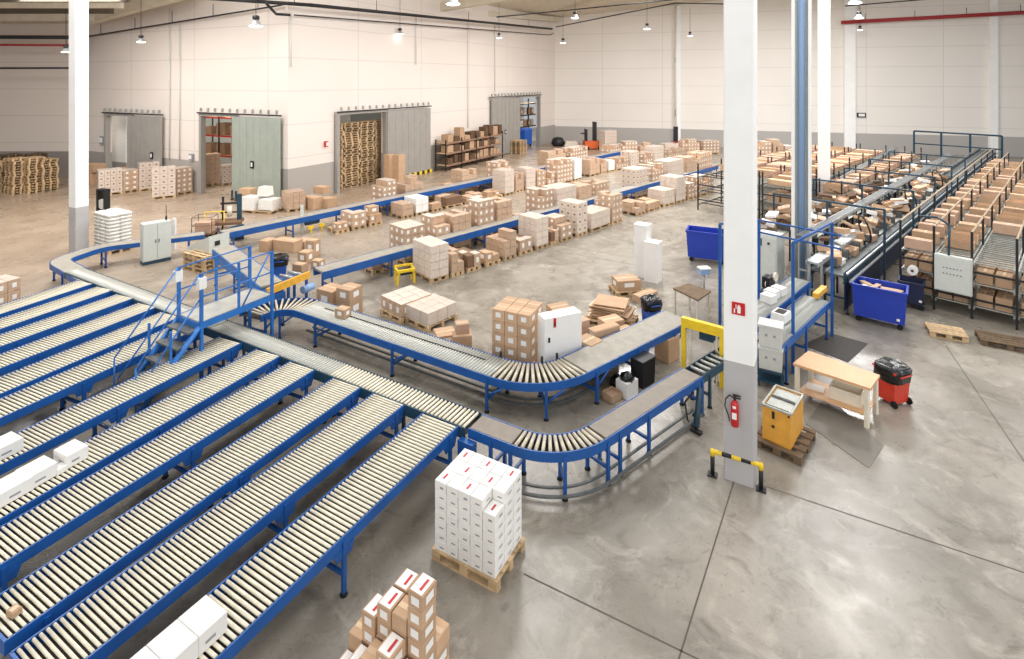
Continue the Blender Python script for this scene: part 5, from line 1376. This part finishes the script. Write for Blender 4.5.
conveyor('belt_conveyor', 'raised silver sorter track, middle of the three in the pick area', 'belt conveyor', [A2, B2], .2, 1.9, belts=[(.02, L2-.02)], legs=[.3+k*(L2-.6)/9 for k in range(10)], bmat='belt_dark', rail_h=.12, blue='aluminium')
A3_, B3_ = spath((838, 180), (895, 147), 1.9); L3_ = (B3_-A3_).length
conveyor('belt_conveyor', 'raised silver sorter track, farthest left of the three in the pick area', 'belt conveyor', [A3_, B3_], .2, 1.9, belts=[(.02, L3_-.02)], legs=[.3+k*(L3_-.6)/6 for k in range(7)], bmat='belt_dark', rail_h=.12, blue='aluminium')
A4, B4 = spath((812, 262), (940, 172), 1.5); L4 = (B4-A4).length
conveyor('belt_conveyor', 'raised silver sorter track next to the blue sided pick conveyor', 'belt conveyor', [A4, B4], .25, 1.5, belts=[(.02, L4-.02)], legs=[.3+k*(L4-.6)/6 for k in range(7)], bmat='aluminium', rail_h=.12, blue='aluminium')
# gantries
sd_ = (B2-A2).normalized(); sn = Vector((sd_.y, -sd_.x, 0))
for k in range(5):
    q = A2+sd_*(3.0+k*4.2); t = thing('gantry', 'dark blue-green gantry over the sorter tracks, %s from the near end' % ORD[k], 'gantry', q, math.atan2(sd_.y, sd_.x), 'sorter gantries')
    Hg = 2.45
    for y in (1.9, .15, -1.5): part('post', M().box((0, y, Hg/2), (.06, .06, Hg), 0), ['teal_paint'], t)
    part('beam', M().box((0, .2, Hg), (.05, 3.46, .06), 0), ['teal_paint'], t)
# handrail frame at the far end
hp0, hp1 = P(914, 131, 44), P(1002, 136, 40)
t = thing('guard_rail', 'dark blue guard rail above the far end of the pick conveyor', 'guard rail', Vector((hp0.x, hp0.y, 0)))
o = Vector((hp0.x, hp0.y, 0))
for f in (0, .33, .66, 1):
    q = hp0.lerp(hp1, f)-o; part('post', M().box((q.x, q.y, q.z/2), (.1, .1, q.z), 0), ['teal_paint'], t)
part('rail', M().bar(hp0-o, hp1-o, .12, 0), ['teal_paint'], t); part('rail', M().bar(hp0-o-Vector((0,0,1)), hp1-o-Vector((0,0,1)), .09, 0), ['teal_paint'], t)
# chute trays and parcels between the tracks
def chute_line(base_a, off, n, z, lab, seed, stp, W_):
    rr = random.Random(seed)
    for k in range(n):
        q = base_a+sd_*(.6+k*stp)+sn*off
        if (q-sb).length < 1.0: continue
        t = thing('chute_tray', 'grey metal parcel chute %s' % lab, 'parcel chute', q, math.atan2(sd_.y, sd_.x), 'parcel chutes '+lab)
        part('tray', M().box((0, 0, z), (stp*.86, W_, .03), 0), ['galvanised'], t)
        part('side_plate', M().box((-stp*.43, 0, z+.1), (.025, W_, .24), 0), ['belt_dark'], t); part('side_plate', M().box((stp*.43, 0, z+.1), (.025, W_, .24), 0), ['belt_dark'], t)
        for x in (-stp*.35, stp*.35):
            part('leg', M().box((x, 0, z/2), (.05, .05, z), 0), ['black_metal'], t)
        for j in range(4):
            w, d, h = rr.uniform(.22, .5), rr.uniform(.2, .42), rr.uniform(.1, .3)
            qq = q+sd_*(-stp*.22+.44*stp*(j % 2))+sn*rr.uniform(-W_*.25, W_*.25)+Vector((0, 0, z+.02+(.22*(j-1) if j > 1 else 0)))
            c_ = carton(qq, rr.uniform(0, 3), w, d, h if j < 2 else h*.6, rr.choice(['brown', 'pink', 'whiteblank', 'open', 'brown', 'dark', 'dark']), 'parcel heaped in the chutes '+lab, 'parcels in the chutes '+lab, 'parcel', 'parcel')
            c_.rotation_euler = (rr.uniform(-.35, .35), rr.uniform(-.35, .35), rr.uniform(0, 3)); c_.location.z += .06
chute_line(A2, .62, 17, 1.2, 'between the two near sorter tracks', 5, 1.15, .7)
chute_line(A2, -.65, 19, 1.3, 'left of the middle sorter track', 6, 1.15, .75)
chute_line(A2, -1.5, 17, 1.35, 'farther left of the middle sorter track', 8, 1.2, .7)
# hoop-shaped cable chains over the tracks
for k, (s, f) in enumerate(((3.0, .95), (9.5, 1.0), (16, .9))):
    q = A2+sd_*s+sn*f; t = thing('hose_hoop', 'dark round hose hoop over the sorter chutes, %s from the near end' % ORD[k], 'hose hoop', q, math.atan2(sd_.y, sd_.x)+.6)
    part('hoop', M().path([(.42*math.cos(a_/12*PI*2), .1*math.sin(a_/12*PI*2), 1.75+.42*math.sin(a_/12*PI*2)) for a_ in range(13)], .03, 0, 6), ['black_metal'], t)
    part('post', M().box((0, 0, .68), (.05, .05, 1.36), 0), ['black_metal'], t)
# packing aids near the start of the pick conveyor
for k, (s, o1, w, d, h, st, lab) in enumerate(((1.0, 0, .4, .35, .16, 'whiteblank', 'white parcel box on the pick conveyor, nearest'), (2.3, .05, .5, .4, .2, 'brown', 'brown parcel on the pick conveyor behind the white one'), (4.4, -.1, .45, .4, .2, 'pink', 'brown parcel farther up the pick conveyor'))):
    dS = (SB-SA).normalized(); carton(SA+dS*s+Vector((0, 0, 1.155)), E1+o1, w, d, h, st, lab)

# the smallest of the very many cartons become one object
bpy.context.view_layer.update()
def merge_small(cat, keep, name, label):
    obs = [o for o in C.objects if o.get('category') == cat and o.data and not o.children]
    def px(o):
        p = o.matrix_world.translation; d = max(o.dimensions); return d/max(1, p.y)
    obs.sort(key=px, reverse=True); rest = obs[keep:]
    if not rest: return
    mb = M(); mats = [m.name for m in rest[0].data.materials]
    for o in rest:
        b = len(mb.v); mw = o.matrix_world
        mb.v += [tuple(mw @ v.co) for v in o.data.vertices]
        for p in o.data.polygons: mb.face(tuple(b+i for i in p.vertices), p.material_index)
        bpy.data.objects.remove(o)
    single(name, mb, mats, label, cat, kind_stuff(rest)) if False else tag(part(name, mb, mats, None), label, cat, kind='stuff')
merge_small('carton', 298, 'distant_cartons', 'the small distant brown cartons scattered over racks and far pallets')
# ------------------------------------------------------------------ light
def area(name, loc, size, power, col, rot=(0, 0, 0)):
    l = bpy.data.lights.new(name, 'AREA'); l.shape = 'RECTANGLE'; l.size, l.size_y = size; l.energy = power; l.color = col
    o = bpy.data.objects.new(name, l); C.objects.link(o); o.location = loc; o.rotation_euler = rot; return o
for k, (x, y, e) in enumerate(((-16, 12, .8), (-4, 10, .6), (8, 10, .6), (20, 12, .8), (-14, 21, 2.0), (0, 24, 2.0), (14, 24, 2.0), (28, 24, 2.2), (8, 36, 3.2), (22, 36, 3.4))):
    area('overhead_fill', (x, y, 13.4+.05*k if x < -10 or y > 30 else 14.2), (2.6, 8), 820*e, (1.0, .98, .96))  # unseen area lights under the roof, added to light the hall
area('overhead_fill', (-22, 25, 10.6), (5, 5), 1300, (1.0, .97, .94))  # extra light added to lift the dark left end
for uu, Wa_, Wb_ in ((125, W0, W1), (225, W0, W1), (529, W1, W2)):
    area('store_fill', behind(Wa_, Wb_, uu, 3.2 if uu != 352 else .2)+Vector((0, 0, 6.4)), (2, 1), 260 if uu != 352 else 60, (1, .96, .9))  # unseen lights added to brighten the dark store rooms
area('loading_gate_daylight', (34, 8, 5), (8, 16), 1600, (.9, .95, 1.0), (0, math.radians(80), math.radians(-20)))
area('front_fill', (2, -5.5, 7.5), (40, 9), 2100, (1.0, .98, .95), (PI/2, 0, 0))  # fill light added behind the camera to brighten front faces
w = bpy.data.worlds.new('World'); bpy.context.scene.world = w; w.use_nodes = True
bg = w.node_tree.nodes['Background']; bg.inputs[0].default_value = (.96, .98, 1.0, 1); bg.inputs[1].default_value = .48
# ------------------------------------------------------------------ camera
cam = bpy.data.cameras.new('camera'); co = bpy.data.objects.new('camera', cam); C.objects.link(co)
co.location = (0, 0, CH); co.rotation_euler = (PI/2, 0, 0); cam.sensor_width = 36; cam.lens = F/1024*36
cam.shift_y = -(329.5-HV)/1024; cam.clip_end = 300; cam.clip_start = .05
sc = bpy.context.scene; sc.camera = co
vs = sc.view_settings; vs.view_transform = 'Standard'; vs.look = 'None'; vs.gamma = 1; vs.use_curve_mapping = False; vs.exposure = 0.0
